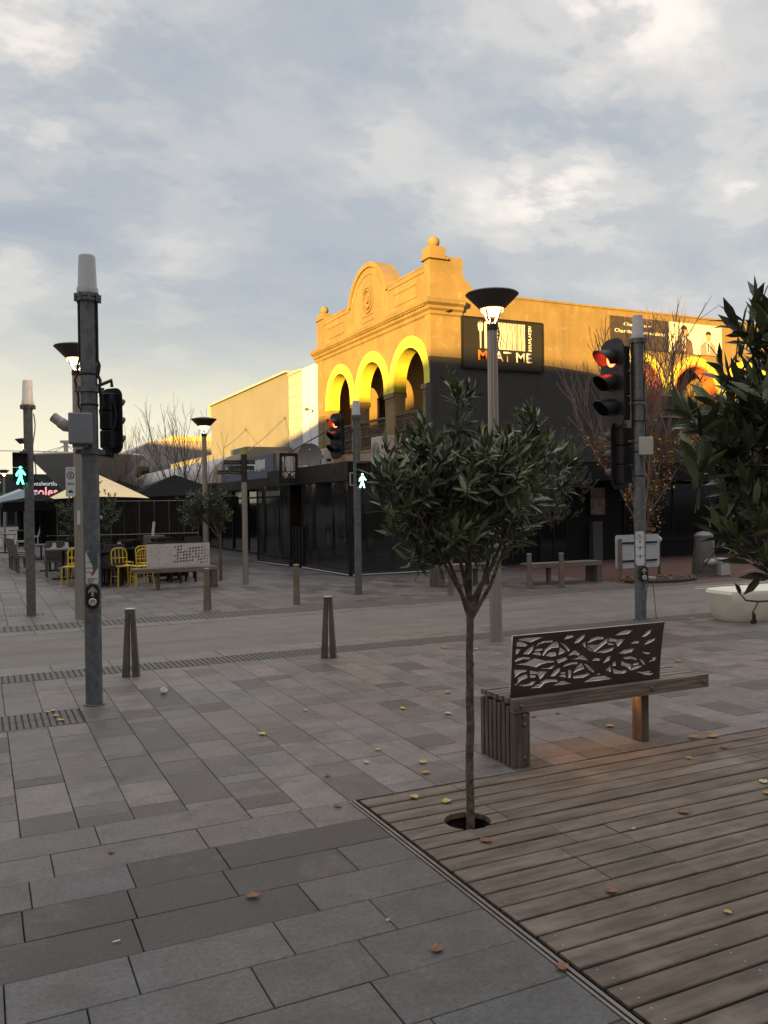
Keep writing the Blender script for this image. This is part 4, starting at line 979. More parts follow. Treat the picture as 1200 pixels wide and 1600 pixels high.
# post across the mall mouth
x, y = .74, 15.0; v = VIEW(x, y); rt = v.cross(Vector((0, 0, 1)))*-1
t = post('signal_post', x, y, 3.42, .072, 'signal post far left with cap coloured sunlit white and bright green walking man', capmat=mat('lit_cap_tone', (.85, .82, .76), .5, var=.03), caph=.42, capr=.085)  # cap coloured paler than the other posts' caps in place of sunlight
ped_head(t, Vector((x, y, 2.42))-rt*.13+v*.10, v, .84, M_green)
m = MB(); m.tube([Vector((x, y, 3.3-.06*i))+rt*(.085+.02*math.sin(i*.5)) for i in range(20)], .009, 5); m.tube([Vector((x, y, 2.66)), Vector((x, y, 2.66))-rt*.13+v*.05], .018, 6); m.tube([Vector((x, y, 2.14)), Vector((x, y, 2.14))-rt*.13+v*.05], .018, 6); m.build('cable', M_cable, t)

# no-stopping sign on the left lamp
x, y = 1.41, 14.14; v = VIEW(x, y); rt = v.cross(Vector((0, 0, 1)))*-1
c = Vector((x, y, 2.16))-rt*.11+v*.09
t = thing('parking_sign', c, 'small white no stopping area plate strapped to the left street lamp', 'sign')
pl = curve_sheet('plate', rounded(.145, .46, .015), [], .003, basis_mtx(c, rt, (0, 0, 1)), M_signwhite, t)
ring_o = [(.052*math.cos(a*math.pi/14), .10+.062*math.sin(a*math.pi/14)) for a in range(28)]; ring_i = [(.038*math.cos(a*math.pi/14), .10+.048*math.sin(a*math.pi/14)) for a in range(28)]
C2 = basis_mtx(c+v*.0045, rt, (0, 0, 1)); curve_sheet('ring_mark', ring_o, [ring_i], .001, C2, mat('sign_dark_red', (.12, .02, .02), .5, var=0), pl)
text('lettering', 'S', c+v*.0045-rt*.02+Vector((0, 0, .066)), rt, (0, 0, 1), .042, .068, M_ink, pl, .03, .001)
text('lettering', 'AREA', c+v*.0045-rt*.052+Vector((0, 0, -.05)), rt, (0, 0, 1), .104, .04, M_ink, pl, .01, .001)
text('lettering', 'TOW', c+v*.0045-rt*.035+Vector((0, 0, .185)), rt, (0, 0, 1), .07, .02, M_ink, pl, .0, .001)
curve_sheet('vehicle_mark', [(-.035, -.17), (.03, -.17), (.04, -.15), (.01, -.14), (.02, -.115), (-.005, -.135), (-.03, -.14)], [], .001, C2, M_ink, pl)
c = Vector((x, y, 1.60))+v*.082
tag(curve_sheet('sticker', [(-.022, -.11), (.022, -.11), (.022, .11), (-.022, .11)], [], .002, basis_mtx(c, rt, (0, 0, 1)), M_signwhite), 'narrow white sticker on the left street lamp below the parking plate', 'sticker')

# finger post
x, y = 5.37, 18.53; v = VIEW(x, y); rt = v.cross(Vector((0, 0, 1)))*-1
t = thing('finger_post', (x, y, 0), 'slim direction post with dark finger boards and a yellow tip', 'signpost')
m = MB(); m.lathe((x, y, 0), [(.065, 0), (.062, 2.28)], 16); m.build('pole', M_brushed, t, smooth=True)
m = MB(); m.lathe((x, y, 2.28), [(.07, 0), (.07, .62)], 16); m.build('sleeve', mat('dark_brown_paint', (.03, .022, .02), .5, var=.1), t, smooth=True)
m = MB(); m.lathe((x, y, 2.90), [(.07, 0), (.07, .11)], 16); m.build('tip', mat('lime_yellow', (.42, .40, .06), .5, var=.05), t, smooth=True)
for k, (zz, sg_, L_, tl) in enumerate(((2.72, -1, .38, .2), (2.60, -1, .30, -.5), (2.50, -1, .52, .1), (2.72, 1, .18, .2), (2.60, 1, .16, -.3))):
    uu = (rt*sg_+v*tl).normalized(); c = Vector((x, y, zz))+uu*.07
    m = MB(); m.box((0, -.008, -.045), (L_, .008, .045)); local(m, c, uu, Vector((-uu.y, uu.x, 0))); f_ = m.build('finger_board', mat('dark_brown_paint', (.03, .022, .02), .5), t)
    fr = uu if sg_ > 0 else -uu
    org = c+uu*(.03 if sg_ > 0 else L_-.03)+v*.012
    text('lettering', ('Library', 'Toilets', 'Civic Centre', 'Station', 'Parking')[k], org-Vector((0, 0, .02)), fr, (0, 0, 1), L_-.06, .035, mat('board_letter', (.30, .28, .26), .5, var=0), f_, 0, .001)

# ================================================================== BOLLARDS
def bollard(x, y, label, rz=0, s=1.0, mm=None):
    t = thing('bollard', (x, y, 0), label, 'bollard', 'tapered steel bollards along the drain strips')
    h = .70*s
    for sg_ in (-1, 1):
        m = MB(); m.add([(sg_*.016, -.05, 0), (sg_*.085, -.05, 0), (sg_*.085, .05, 0), (sg_*.016, .05, 0), (sg_*.006, -.042, h-.05), (sg_*.045, -.042, h-.05), (sg_*.045, .042, h-.05), (sg_*.006, .042, h-.05)],
              [(0,3,2,1),(4,5,6,7),(0,1,5,4),(1,2,6,5),(2,3,7,6),(3,0,4,7)] if sg_ > 0 else [(0,1,2,3),(7,6,5,4),(4,5,1,0),(5,6,2,1),(6,7,3,2),(7,4,0,3)])
        rm = Matrix.Rotation(rz, 3, 'Z'); m.v = [tuple(rm @ Vector(q)+Vector((x, y, 0))) for q in m.v]; m.build('plate', mm or M_bollard, t, bevel=.004)
    m = MB(); m.box((-.046, -.043, h-.05), (.046, .043, h-.006)); m.v = [tuple(rm @ Vector(q)+Vector((x, y, 0))) for q in m.v]; m.build('collar', mm or M_bollard, t)
    m = MB(); m.box((-.048, -.045, h-.006), (.048, .045, h+.004)); m.v = [tuple(rm @ Vector(q)+Vector((x, y, 0))) for q in m.v]; m.build('cap', M_bollcap, t)
M_bollpale = mat('pale_bollard_steel', (.24, .205, .165), .4, .6, var=.15)
bollard(1.39, 9.05, 'two-plate bollard beside the tall signal post, nearest on the left', R(-18))
bollard(3.58, 9.03, 'two-plate bollard alone in the middle of the near drain strip', R(-30))
bollard(3.45, 14.22, 'slim tapered bollard across the road in front of the pale cafe bench', R(62), mm=M_bollpale)
bollard(5.03, 14.19, 'slim tapered bollard across the road left of the slim signal post', R(62), mm=M_bollpale)
bollard(8.05, 14.0, 'slim tapered bollard behind the fork of the near tree', R(62), mm=M_bollpale)
bollard(10.03, 14.25, 'slim tapered bollard left of the far slatted bench, partly in shadow', R(62), mm=M_bollpale)
bollard(10.67, 14.04, 'slim tapered bollard in front of the far slatted bench', R(62), mm=M_bollpale)
t = thing('hoop_stand', (8.9, 9.6, 0), 'thin wire stand with pale top just right of the right signal post', 'bollard')
m = MB()
for sg_ in (-1, 1): m.tube([Vector((8.92, 9.62, .60))+cR0*sg_*.035, Vector((8.92, 9.62, 0))+cR0*sg_*.085], .006, 5)
m.build('rod', M_bollard, t)
m = MB(); m.box((8.86, 9.57, .595), (8.99, 9.67, .625)); m.build('cap', M_bollcap, t)

# ================================================================== BENCHES
def px2panel(pts, zoom):
    out = []
    for (a, b) in pts:
        X, Y = (785+a/8.571, 960+b/8.571) if zoom == 'A' else (905+a/8.571, 950+b/8.571)
        q = onp(X, Y, 1, 4.70); out.append((q.x-3.15, q.z-.455))
    return out
CUT_A = [[(185,330),(300,305),(540,290),(440,330),(370,362),(280,345)],[(180,362),(240,355),(325,395),(300,418),(180,415)],[(172,455),(245,455),(175,530)],
 [(415,400),(400,460),(350,522),(268,522),(330,455)],[(435,425),(470,380),(540,345),(670,335),(655,362),(560,365),(480,388)],[(415,478),(450,452),(532,445),(530,470),(470,480)],[(388,520),(430,495),(510,500),(505,540)],
 [(715,345),(748,400),(740,430),(650,440),(590,480),(545,545),(528,535),(560,460),(630,400)],[(570,545),(625,500),(715,495),(715,545),(640,556)],[(760,430),(800,455),(845,490),(745,535)],[(755,362),(830,395),(897,465),(875,490),(820,420)],
 [(880,545),(912,505),(965,470),(1035,520),(1010,540),(950,525)],[(890,597),(985,582),(1040,540),(1080,545),(1145,610),(1030,590)],[(160,612),(200,575),(280,560),(370,570),(350,590),(270,588),(168,628)],
 [(162,662),(310,640),(425,578),(560,612),(690,612),(690,632),(600,637),(520,658),(450,700),(340,675)],[(500,715),(610,712),(722,660),(655,722),(560,724)],[(715,605),(850,562),(868,595),(745,645)],
 [(160,735),(320,735),(325,757),(240,777),(165,840)],[(158,875),(240,825),(335,790),(338,842),(260,872),(175,950),(158,940)],[(365,745),(480,765),(475,787),(372,790)],[(370,806),(450,806),(440,838),(370,838)],
 [(210,942),(340,927),(400,895),(465,885),(400,940),(290,957)],[(490,755),(605,760),(510,862),(500,850),(475,800)],[(640,827),(700,745),(775,700),(770,750),(700,818)],[(805,700),(850,655),(940,630),(1010,635),(1000,657),(930,657),(850,682)],
 [(765,778),(850,762),(845,782),(800,786)],[(755,822),(800,800),(850,800),(852,838),(800,830)],[(882,738),(930,738),(915,842),(882,842)],[(945,785),(1000,690),(1058,640),(1100,718),(1020,745)],
 [(945,822),(1080,800),(1150,775),(1177,800),(1080,842),(960,852)],[(385,985),(520,902),(580,862),(745,870),(740,897),(640,897),(570,917),(510,975)],[(680,950),(800,885),(945,920)],[(815,325),(850,275),(940,268),(930,295),(870,312)],[(950,380),(980,325),(1100,245),(1080,300),(1010,365)]]
CUT_B = [[(25,475),(75,440),(75,525)],[(95,465),(150,400),(230,373),(322,380),(315,405),(230,410),(150,440)],[(95,490),(250,482),(378,385),(362,450),(200,582),(150,530)],[(90,508),(135,532),(182,582),(120,560)],
 [(390,395),(497,410),(490,437),(385,437)],[(365,458),(430,460),(470,490),(380,482)],[(215,587),(310,555),(475,510),(430,562),(330,592)],[(475,455),(520,410),(602,410),(510,507)],[(468,357),(540,310),(620,285),(708,290),(640,337),(550,347)],
 [(825,380),(890,310),(967,263),(930,330),(880,367)],[(678,470),(730,433),(802,435),(780,462)],[(863,487),(910,425),(1022,388),(990,430),(920,464)],[(523,600),(600,550),(742,530),(690,582),(600,602)],[(838,578),(900,585),(955,590),(930,610),(880,607)],
 [(933,717),(970,665),(1042,643),(1010,692)],[(168,700),(210,663),(287,670),(265,697)],[(318,735),(370,655),(427,622),(400,692)],[(445,770),(455,725),(490,703),(490,767)],[(565,700),(620,730),(702,748),(690,827),(620,772),(565,760)],
 [(583,655),(680,640),(767,665),(770,692),(690,672),(610,677)],[(358,827),(425,758),(425,852)],[(445,808),(480,815),(570,840),(620,822),(652,847),(590,872),(470,870)],[(720,742),(790,720),(806,745),(720,767)],[(710,790),(830,760),(847,777),(698,832)],
 [(805,673),(862,700),(887,757),(850,742)],[(778,850),(860,852),(950,836),(1007,865),(960,892),(880,887)],[(63,992),(210,905),(340,900),(447,945)],[(235,890),(270,868),(297,885)],[(62,737),(120,757),(202,840),(190,857),(130,822)]]
def make_bench(x0, y0, L, label, face=-1, block_left=True, panel=None, leg_in=.53, depth=.42, group='slatted timber benches'):
    """bench along X from (x0, y0 = camera-side edge); slatted block at one end, single leg near the other"""
    t = thing('park_bench', (x0, y0, 0), label, 'bench', group)
    x1 = x0+L; z1 = .455; bx = x0 if block_left else x1-.13
    m = MB(); m.box((x0+(.135 if block_left else 0)*0, y0-.004, z1-.095), (x1, y0+.046, z1)); fr = m.build('front_rail', M_wood, t, bevel=.004)
    m = MB()
    for px_, pz in ([(x0+.06, z1-.05), (x1-.55, z1-.05), (x1-.05, z1-.05)] if block_left else [(x1-.06, z1-.05), (x0+.55, z1-.05)]):
        m.v += []; b = len(m.v); m.lathe((0, 0, 0), [(.013, 0), (.013, .006), (.008, .010)], 10); m.v[b:] = [(px_+q[0], y0-.004-q[2], pz+q[1]) for q in m.v[b:]]
    m.build('bolt', M_galv, fr)
    n = 5; w_ = (depth-.06)/n
    for k in range(n):
        m = MB(); yy = y0+.06+k*w_; m.box((x0, yy, z1-.04+(.002 if k % 2 else 0)), (x1, yy+w_-.016, z1-.001-random.uniform(0, .003))); m.build('seat_slat', M_wood, t, bevel=.003)
    # slatted end block: thick boards standing side by side
    nb_ = 8; bwid = (depth)/nb_
    for k in range(nb_):
        yy = y0+k*bwid; hh = z1-.045-(.0 if k else .055)-(.012 if k % 2 else 0)+(.045 if k and k % 2 else 0)*0
        m = MB(); m.box((bx, yy+.004, 0), (bx+.13, yy+bwid-.010, hh)); m.build('end_slat', M_woodv, t, bevel=.003)
    m = MB()
    for z in (.06, .28, .34):
        b = len(m.v); m.lathe((0, 0, 0), [(.013, 0), (.013, .006), (.008, .010)], 10); m.v[b:] = [(bx+.085+q[0], y0+.004-q[2], z+q[1]) for q in m.v[b:]]
    m.build('bolt', M_galv, t)
    lx = x1-leg_in if block_left else x0+leg_in
    m = MB(); m.box((lx-.04, y0+.05, 0), (lx+.04, y0+depth-.08, z1-.045)) if False else m.box((lx-.035, y0+.09, 0), (lx+.035, y0+.19, z1-.045)); m.build('leg', M_woodv, t, bevel=.004)
    m = MB(); m.box((x0+.15, y0+.09, z1-.085), (x1-.1, y0+.14, z1-.043)); m.box((x0+.15, y0+depth-.12, z1-.085), (x1-.1, y0+depth-.07, z1-.043)); m.build('seat_bearer', M_galv, t)
    return t
near = make_bench(3.14, 4.655, 1.73, 'timber bench with brown leaf-cut steel back at the edge of the deck, nearest')
px0, px1 = 3.15, 4.445; PW = px1-px0; PH = .415
holes = []
for p in CUT_A: holes.append(px2panel(p, 'A'))
for p in CUT_B: holes.append(px2panel(p, 'B'))
holes = [h_ for h_ in holes if all(.008 < u < PW-.01 and .010 < v < PH-.008 for u, v in h_)]
outp = [(0, 0), (PW, 0)] + [(PW+.035*(i/8)**2, PH*i/8) for i in range(1, 9)] + [(.012, PH)] + [(.012*(1-i/6), PH*(1-i/6)) for i in range(1, 6)]
curve_sheet('perforated_back', outp, holes, .007, basis_mtx((px0, 4.715, .452), (1, 0, 0), (0, -.05, 1)), [M_panel, M_paneledge], near)
m = MB()
for u in (px0+.05, px1-.05): m.box((u-.02, 4.721, .44), (u+.02, 4.735, .60))
m.build('back_bracket', M_panel, near)
L = bpy.data.lights.new('under_seat_light', 'AREA'); L.shape = 'RECTANGLE'; L.size = .9; L.size_y = .05; L.energy = .55; L.color = (1, .50, .20)
lo = bpy.data.objects.new('under_seat_light', L); COL.objects.link(lo); lo.location = (3.98, 4.83, .355); lo.parent = near; lo.matrix_parent_inverse = Matrix.Translation(near.location).inverted()
lo.rotation_euler = (R(-18), 0, 0)
m = MB(); m.box((3.50, 4.80, .362), (4.46, 4.86, .372)); m.build('light_strip', mat('warm_strip', (1, .6, .3), .5, var=0, emit=(1, .5, .2), estr=.3), near)

cafe = make_bench(2.86, 18.15, 1.78, 'timber bench with pale leaf-cut steel back in front of the cafe chairs', block_left=False)
random.seed(21); holes = []; W_, H_ = 1.36, .50
def slit(u, v, L_, a, w_):
    ca, sa = math.cos(a), math.sin(a); pts = [(-L_/2, 0), (-L_*.2, w_/2), (L_*.25, w_*.45), (L_/2, 0), (L_*.2, -w_/2), (-L_*.25, -w_*.45)]
    return [(u+p*ca-q*sa, v+p*sa+q*ca) for p, q in pts]
pl_ = []
def tryslit(u, v, L_, a, w_, rad):
    if all((u-p[0])**2+((v-p[1])*1.0)**2 > (rad+p[2])**2 for p in pl_) and .04 < u < W_-.04 and .05 < v < H_-.04:
        pl_.append((u, v, rad)); holes.append(slit(u, v, L_, a, w_))
ca_, sa_ = math.cos(R(45)), math.sin(R(45))
for i in range(-12, 30):
    for j in range(-22, 22):
        a_ = i*.098+(j % 2)*.049; b_ = j*.043; u = a_*ca_-b_*sa_; v = a_*sa_+b_*ca_
        if .52+.12*random.random() < u < 1.31 and .075 < v < .44 and random.random() < .93:
            L_ = random.uniform(.055, .078); holes.append(slit(u, v, L_, R(45+random.uniform(-9, 9)), random.uniform(.027, .036))); pl_.append((u, v, .02))
for i in range(60): tryslit(random.uniform(.08, .58), random.uniform(.08, .44), .035, R(random.uniform(20, 140)), .013, .04)
curve_sheet('perforated_back', [(0, 0), (W_, 0), (W_, H_), (0, H_)], holes, .004, basis_mtx((3.20, 18.52, .452), (1, 0, 0), (0, 0, 1)), M_wpanel, cafe)

far2 = make_bench(10.35, 14.62, 1.85, 'slatted timber bench without back across the road, right of the shaded bollards', block_left=False)
far1 = make_bench(8.55, 15.35, 1.5, 'slatted timber bench without back across the road, seen through the near tree fork', block_left=True)
m = MB(); m.box((9.9, 15.45, 0), (10.03, 15.8, .40)); m.build('end_slat', M_woodv, far1)

# ================================================================== CREAM SEAT, BIN AND OTHER THINGS ACROSS THE ROAD
sp = [(1120, 930), (1200, 925)]
x0, y0 = 9.56, 8.52
ms = thing('concrete_seat', (x0, y0, 0), 'smooth cream moulded seat at the right edge, by the near drain strip', 'seat')
m = MB(); d = Vector((1, -.10, 0)).normalized(); nn_ = Vector((.10, 1, 0)).normalized(); prof = []
for (du, z) in ((.10, .0), (.06, .06), (.02, .25), (-.02, .40), (.0, .445), (.05, .46)):
    prof.append((du, z))
N = 28; rings = []
for (du, z) in prof+[(.12, .462)]:
    ring = []
    for k in range(N):
        a = 2*math.pi*k/N; ex = 1.25-du; ey = .33-du*.8
        cx_, sy_ = math.cos(a), math.sin(a); p4 = 7.0
        rr_ = (abs(cx_)**p4+abs(sy_)**p4)**(-1/p4); ring.append(Vector((x0+1.23, y0+.30, z))+d*ex*cx_*rr_+nn_*ey*sy_*rr_)
    rings.append(ring)
vs = [tuple(p) for r_ in rings for p in r_]; fs = []
for j in range(len(rings)-1):
    for k in range(N): fs.append((j*N+k, j*N+(k+1) % N, (j+1)*N+(k+1) % N, (j+1)*N+k))
fs.append(tuple(range(N))[::-1]); fs.append(tuple(range((len(rings)-1)*N, len(rings)*N)))
m.add(vs, fs); m.build('body', M_seatw, ms, smooth=True)
m = MB(); m.box((x0+.20, y0-.01, 0), (x0+.27, y0+.03, .05)); m.build('drain_notch', M_charcoal, ms)

c = at(1100, 899)
t = thing('litter_bin', c, 'grey tapered litter bin with domed lid before the dark shopfront', 'bin')
m = MB(); m.lathe((c.x, c.y, 0), [(.27, 0), (.265, .1), (.27, .11), (.20, .88)], 20); m.build('body', M_bin, t, smooth=True)
m = MB(); m.lathe((c.x, c.y, 0), [(.215, .88), (.215, .93), (.13, 1.0), (.01, 1.02)], 20); m.build('lid', M_bin, t, smooth=True)
m = MB()
for s_ in (-1, 1): m.tube([(c.x+s_*.24, c.y-.05, .15), (c.x+s_*.28, c.y-.05, .2), (c.x+s_*.24, c.y-.05, .75), (c.x+s_*.2, c.y-.05, .78)], .012, 5)
m.build('handle', M_galv, t)
c = at(1127, 899)
t = thing('utility_block', c, 'low pale grey block standing right of the grey litter bin', 'utility box')
m = MB(); m.frustum((c.x, c.y), .30, .3, .24, .26, 0, .40); m.build('body', M_boxlight, t, bevel=.02)
m = MB(); m.sphere((c.x-.35, c.y, .32), .16, 12, 8, .6); m.build('bag', mat('pale_bag', (.35, .33, .3), .7, var=.3), t, smooth=True)
c = at(1030, 897)
t = thing('marker_post', c, 'thin dark post with a round white top right of the signal post', 'post')
m = MB(); m.lathe((c.x, c.y, 0), [(.035, 0), (.035, .78)], 10); m.build('pole', M_bollard, t, smooth=True)
m = MB(); m.sphere((c.x, c.y, .82), .075, 14, 8); m.build('ball', mat('ball_white', (.7, .68, .64), .4, var=0), t, smooth=True)
# back of a board sign with a stake
t = thing('freestanding_sign', (12.7, 14.6, 0), 'white board seen from behind on a wooden stake beside the right signal post', 'sign')
a = onp(962, 889, 1, 14.7); b = onp(1031, 834, 1, 14.7)
curve_sheet('board', [(u+(b.x-a.x)/2, v+(b.z-a.z)/2) for u, v in rounded(b.x-a.x, b.z-a.z, .06)], [], .008, basis_mtx((a.x, 14.7, a.z), (1, .02, 0), (0, 0, 1)), mat('board_white', (.52, .52, .53), .6, var=.05), t)
m = MB(); s_ = at(976, 907); m.box((s_.x-.035, 14.63, 0), (s_.x+.035, 14.675, b.z-.08)); m.build('stake', M_wood, t)
m = MB(); m.box((a.x+.12, 14.676, a.z+.14), (b.x-.1, 14.69, a.z+.18)); m.box((a.x+.12, 14.676, b.z-.2), (b.x-.1, 14.69, b.z-.16)); m.build('crossbar', M_charcoal, t)
# garden bed with leaf litter at the kerb
m = MB(); c = at(1030, 907); pts = [(c.x+.95*math.cos(k*math.pi/10), c.y+.55*math.sin(k*math.pi/10)) for k in range(20)]; m.prism(pts, 2, -.002, .05)
o = m.build('garden_bed', M_mud); struct(o)
random.seed(4); m = MB()
for k in range(260):
    a = random.random()*6.28; r_ = math.sqrt(random.random()); col = random.choice(((.30, .16, .04), (.22, .12, .06), (.34, .24, .06), (.12, .07, .05)))
    m.tint = col; m.leaf(Vector((c.x+.95*r_*math.cos(a), c.y+.55*r_*math.sin(a), .053+random.random()*.02)), Vector((random.uniform(-1, 1), random.uniform(-1, 1), random.uniform(-.1, .3))), Vector((0, 0, 1)), .06, .045)
for k in range(240):
    X_ = random.uniform(11.5, 21); m.tint = random.choice(((.30, .18, .05), (.34, .26, .10), (.16, .1, .06))); m.leaf(Vector((X_, 13.9+abs(random.gauss(0, .35)), .008)), Vector((random.uniform(-1, 1), random.uniform(-1, 1), random.uniform(0, .3))), Vector((0, 0, 1)), .06, .045)
tag(m.build('leaf_litter', M_fall), 'scattered small autumn leaves lying along the far kerb under the yellow tree', 'leaf litter', kind='stuff')
# framed menu board on the shopfront
a = onp(922, 804, 1, CY+.0); b = onp(944, 762, 1, CY+.0)
t = thing('menu_board', (a.x, CY, a.z), 'narrow framed food poster on the black side shopfront', 'poster')
m = MB(); m.box((a.x, CY-.03, a.z), (b.x, CY+.047, b.z)); m.build('poster', M_poster, t)
m = MB()
for (u0, u1, v0, v1) in ((a.x-.03, a.x, a.z-.03, b.z+.03), (b.x, b.x+.03, a.z-.03, b.z+.03), (a.x, b.x, a.z-.03, a.z), (a.x, b.x, b.z, b.z+.03)): m.box((u0, CY-.035, v0), (u1, CY+.048, v1))
m.build('frame', M_charcoal, t)

# ================================================================== CAFE FURNITURE
def yellow_chair(x, y, rz, label, n=1):
    t = thing('cafe_chair', (x, y, 0), label, 'chair', 'yellow metal cafe chairs')
    rm = Matrix.Rotation(rz, 3, 'Z')
    def put(m, nm, par=t, mm=M_ychair): m.v = [tuple(rm @ Vector(q)+Vector((x, y, 0))) for q in m.v]; return m.build(nm, mm, par)
    for sx, sy in ((-1, -1), (1, -1), (-1, 1), (1, 1)):
        put(MB().tube([(sx*.20, sy*.20, 0), (sx*.175, sy*.175, .45)], .013, 6), 'leg')
    m = MB(); m.box((-.19, -.19, .44), (.19, .19, .462)); put(m, 'seat')
    m = MB(); m.tube([(-.175, .175, .45), (-.18, .20, .72), (-.15, .21, .80), (-.08, .215, .835), (.08, .215, .835), (.15, .21, .80), (.18, .20, .72), (.175, .175, .45)], .013, 6)
    for k in (-.09, 0, .09): m.tube([(k, .18, .50), (k, .215, .83)], .010, 5)
    m.tube([(-.178, .185, .62), (.178, .185, .62)], .009, 5) ; put(m, 'backrest')
    m = MB()
    for sx in (-1, 1): m.tube([(sx*.187, -.187, .22), (sx*.187, .187, .22)], .008, 5)
    put(m, 'stretcher')
    return t
yellow_chair(1.86, 20.0, R(-25), 'yellow metal cafe chair by itself left of the tall signal post')
yellow_chair(2.05, 20.9, R(160), 'yellow metal cafe chair half hidden behind the left lamp pole')
yellow_chair(2.86, 19.55, R(15), 'yellow metal cafe chair tucked behind the left end of the pale bench')
yellow_chair(3.22, 19.25, R(-170), 'yellow metal cafe chair with solid seat facing the pale bench back')
yellow_chair(3.50, 20.2, R(20), 'yellow metal cafe chair rising above the pale bench panel')
yellow_chair(3.05, 20.8, R(100), 'yellow metal cafe chair turned sideways behind the others at the pale bench')
def table(x, y, label, mm, w_=.70, grp='cafe tables in the mall'):
    t = thing('cafe_table', (x, y, 0), label, 'table', grp)
    m = MB(); m.box((x-w_/2, y-w_/2, .72), (x+w_/2, y+w_/2, .755)); m.build('tabletop', mm, t, bevel=.006)
    m = MB(); m.lathe((x, y, 0), [(.03, .03), (.03, .72)], 8); m.build('pedestal', M_charcoal, t)
    m = MB(); m.box((x-.26, y-.03, 0), (x+.26, y+.03, .035)); m.box((x-.03, y-.26, .0), (x+.03, y+.26, .036)); m.build('base', M_charcoal, t)
    return t
def dark_chair(x, y, rz, label, mm, grp):
    t = thing('dining_chair', (x, y, 0), label, 'chair', grp)
    rm = Matrix.Rotation(rz, 3, 'Z')
    def put(m, nm): m.v = [tuple(rm @ Vector(q)+Vector((x, y, 0))) for q in m.v]; m.build(nm, mm, t, bevel=.005)
    for sx, sy in ((-1, -1), (1, -1), (-1, 1), (1, 1)): 
        m = MB(); m.frustum((sx*.2, sy*.2), .04, .04, .05, .05, 0, .40); put(m, 'leg')
    m = MB(); m.box((-.24, -.24, .40), (.24, .24, .47)); put(m, 'seat')
    m = MB(); m.add([(-.24, .20, .47), (.24, .20, .47), (.24, .25, .47), (-.24, .25, .47), (-.23, .32, .92), (.23, .32, .92), (.23, .355, .92), (-.23, .355, .92)], [(0,3,2,1),(4,5,6,7),(0,1,5,4),(1,2,6,5),(2,3,7,6),(3,0,4,7)]); put(m, 'backrest')
    return t
table(2.45, 20.3, 'dark cafe table directly behind the tall signal post', M_charcoal)
table(3.1, 21.6, 'dark cafe table behind the yellow chairs of the pale bench', M_charcoal)
table(4.05, 20.4, 'dark cafe table behind the cut pattern of the pale bench', M_charcoal)
for q, (a, b, r_, l) in enumerate(((2.30, 19.75, 10, 'black upright chair between lamp pole and tall signal post'), (2.66, 19.7, -15, 'black upright chair just right of the tall signal post'), (2.9, 20.35, 95, 'black upright chair sideways at the table behind the signal post'), (2.6, 21.1, 180, 'black upright chair facing the street behind the signal post table'), (3.75, 19.9, 0, 'black upright chair behind the middle of the pale bench'), (4.25, 19.8, 20, 'black upright chair behind the right end of the pale bench'), (4.5, 21.0, 100, 'black upright chair sideways near the small tree and lamp'))):
    dark_chair(a, b, R(r_), l, M_charcoal, 'black chairs at the cafe')
for q, (a, b, r_, l) in enumerate(((1.12, 25.3, 95, 'grey wicker chair first in the row left of the green signal post'), (1.05, 26.4, 97, 'grey wicker chair second in the row, black-backed'), (1.0, 27.5, 93, 'grey wicker chair third in the row at the cafe edge'), (1.72, 23.2, 180, 'grey wicker chair with its back to the street, nearest of the wicker ones'), (2.1, 25.3, -90, 'grey wicker chair across the table from the row'))):
    dark_chair(a, b, R(r_), l, M_wicker, 'grey wicker chairs at the cafe')
table(1.75, 25.4, 'pale cafe table beside the row of wicker chairs', M_wicker, .8)
table(1.85, 22.3, 'pale cafe table behind the nearest wicker chair', M_wicker, .8)
random.seed(61)
proto_ = None
for k in range(16):
    a, b = random.uniform(2.3, 5.3), random.uniform(21.8, 25.4)
    if proto_ is None:
        proto_ = dark_chair(0, 0, 0, 'black upright chair in the crowded middle of the cafe seating', M_charcoal, 'black chairs crowded in the middle of the cafe'); o_ = proto_
    else: o_ = copy_tree(proto_)
    o_.location = (a, b, 0); o_.rotation_euler = (0, 0, random.uniform(0, 6.28))
random.seed(9)
zone = ['far left', 'left middle', 'middle', 'right middle', 'far right']
for k, (a, b) in enumerate(((.9, 37), (.5, 41), (1.6, 43), (2.6, 33), (3.9, 31))):
    table(a, b, ('cafe table far up the mall beyond the wicker row', 'farthest left cafe table by the distant lamps', 'cafe table under the blue edged canopy', 'cafe table under the cream umbrella', 'cafe table under the black marquee')[k], M_wicker if k < 3 else M_charcoal, .8)
    for s_ in (-1, 1):
        dark_chair(a+s_*.65, b, R(-90*s_), ('%s chair of the %s' % (('left', 'right')[s_ > 0], ('table beyond the wicker row', 'farthest left table', 'table under the blue edged canopy', 'table under the cream umbrella', 'table under the black marquee')[k])), M_boxlight if k < 3 else M_charcoal, 'chairs at the far cafe tables')
for k, (a, b) in enumerate(((1.62, 22.2), (1.92, 22.4), (3.05, 21.5))):
    m = MB(); m.box((a-.07, b-.05, .757), (a+.07, b+.05, .80)); m.box((a-.02, b-.02, .80), (a+.06, b+.03, .90)); tag(m.build('menu_holder', M_signwhite), ('white menu holder on the left of the pale cafe table', 'white menu holder on the right of the pale cafe table', 'white menu holder on the dark table behind the yellow chairs')[k], 'menu holder', 'menu holders on cafe tables')
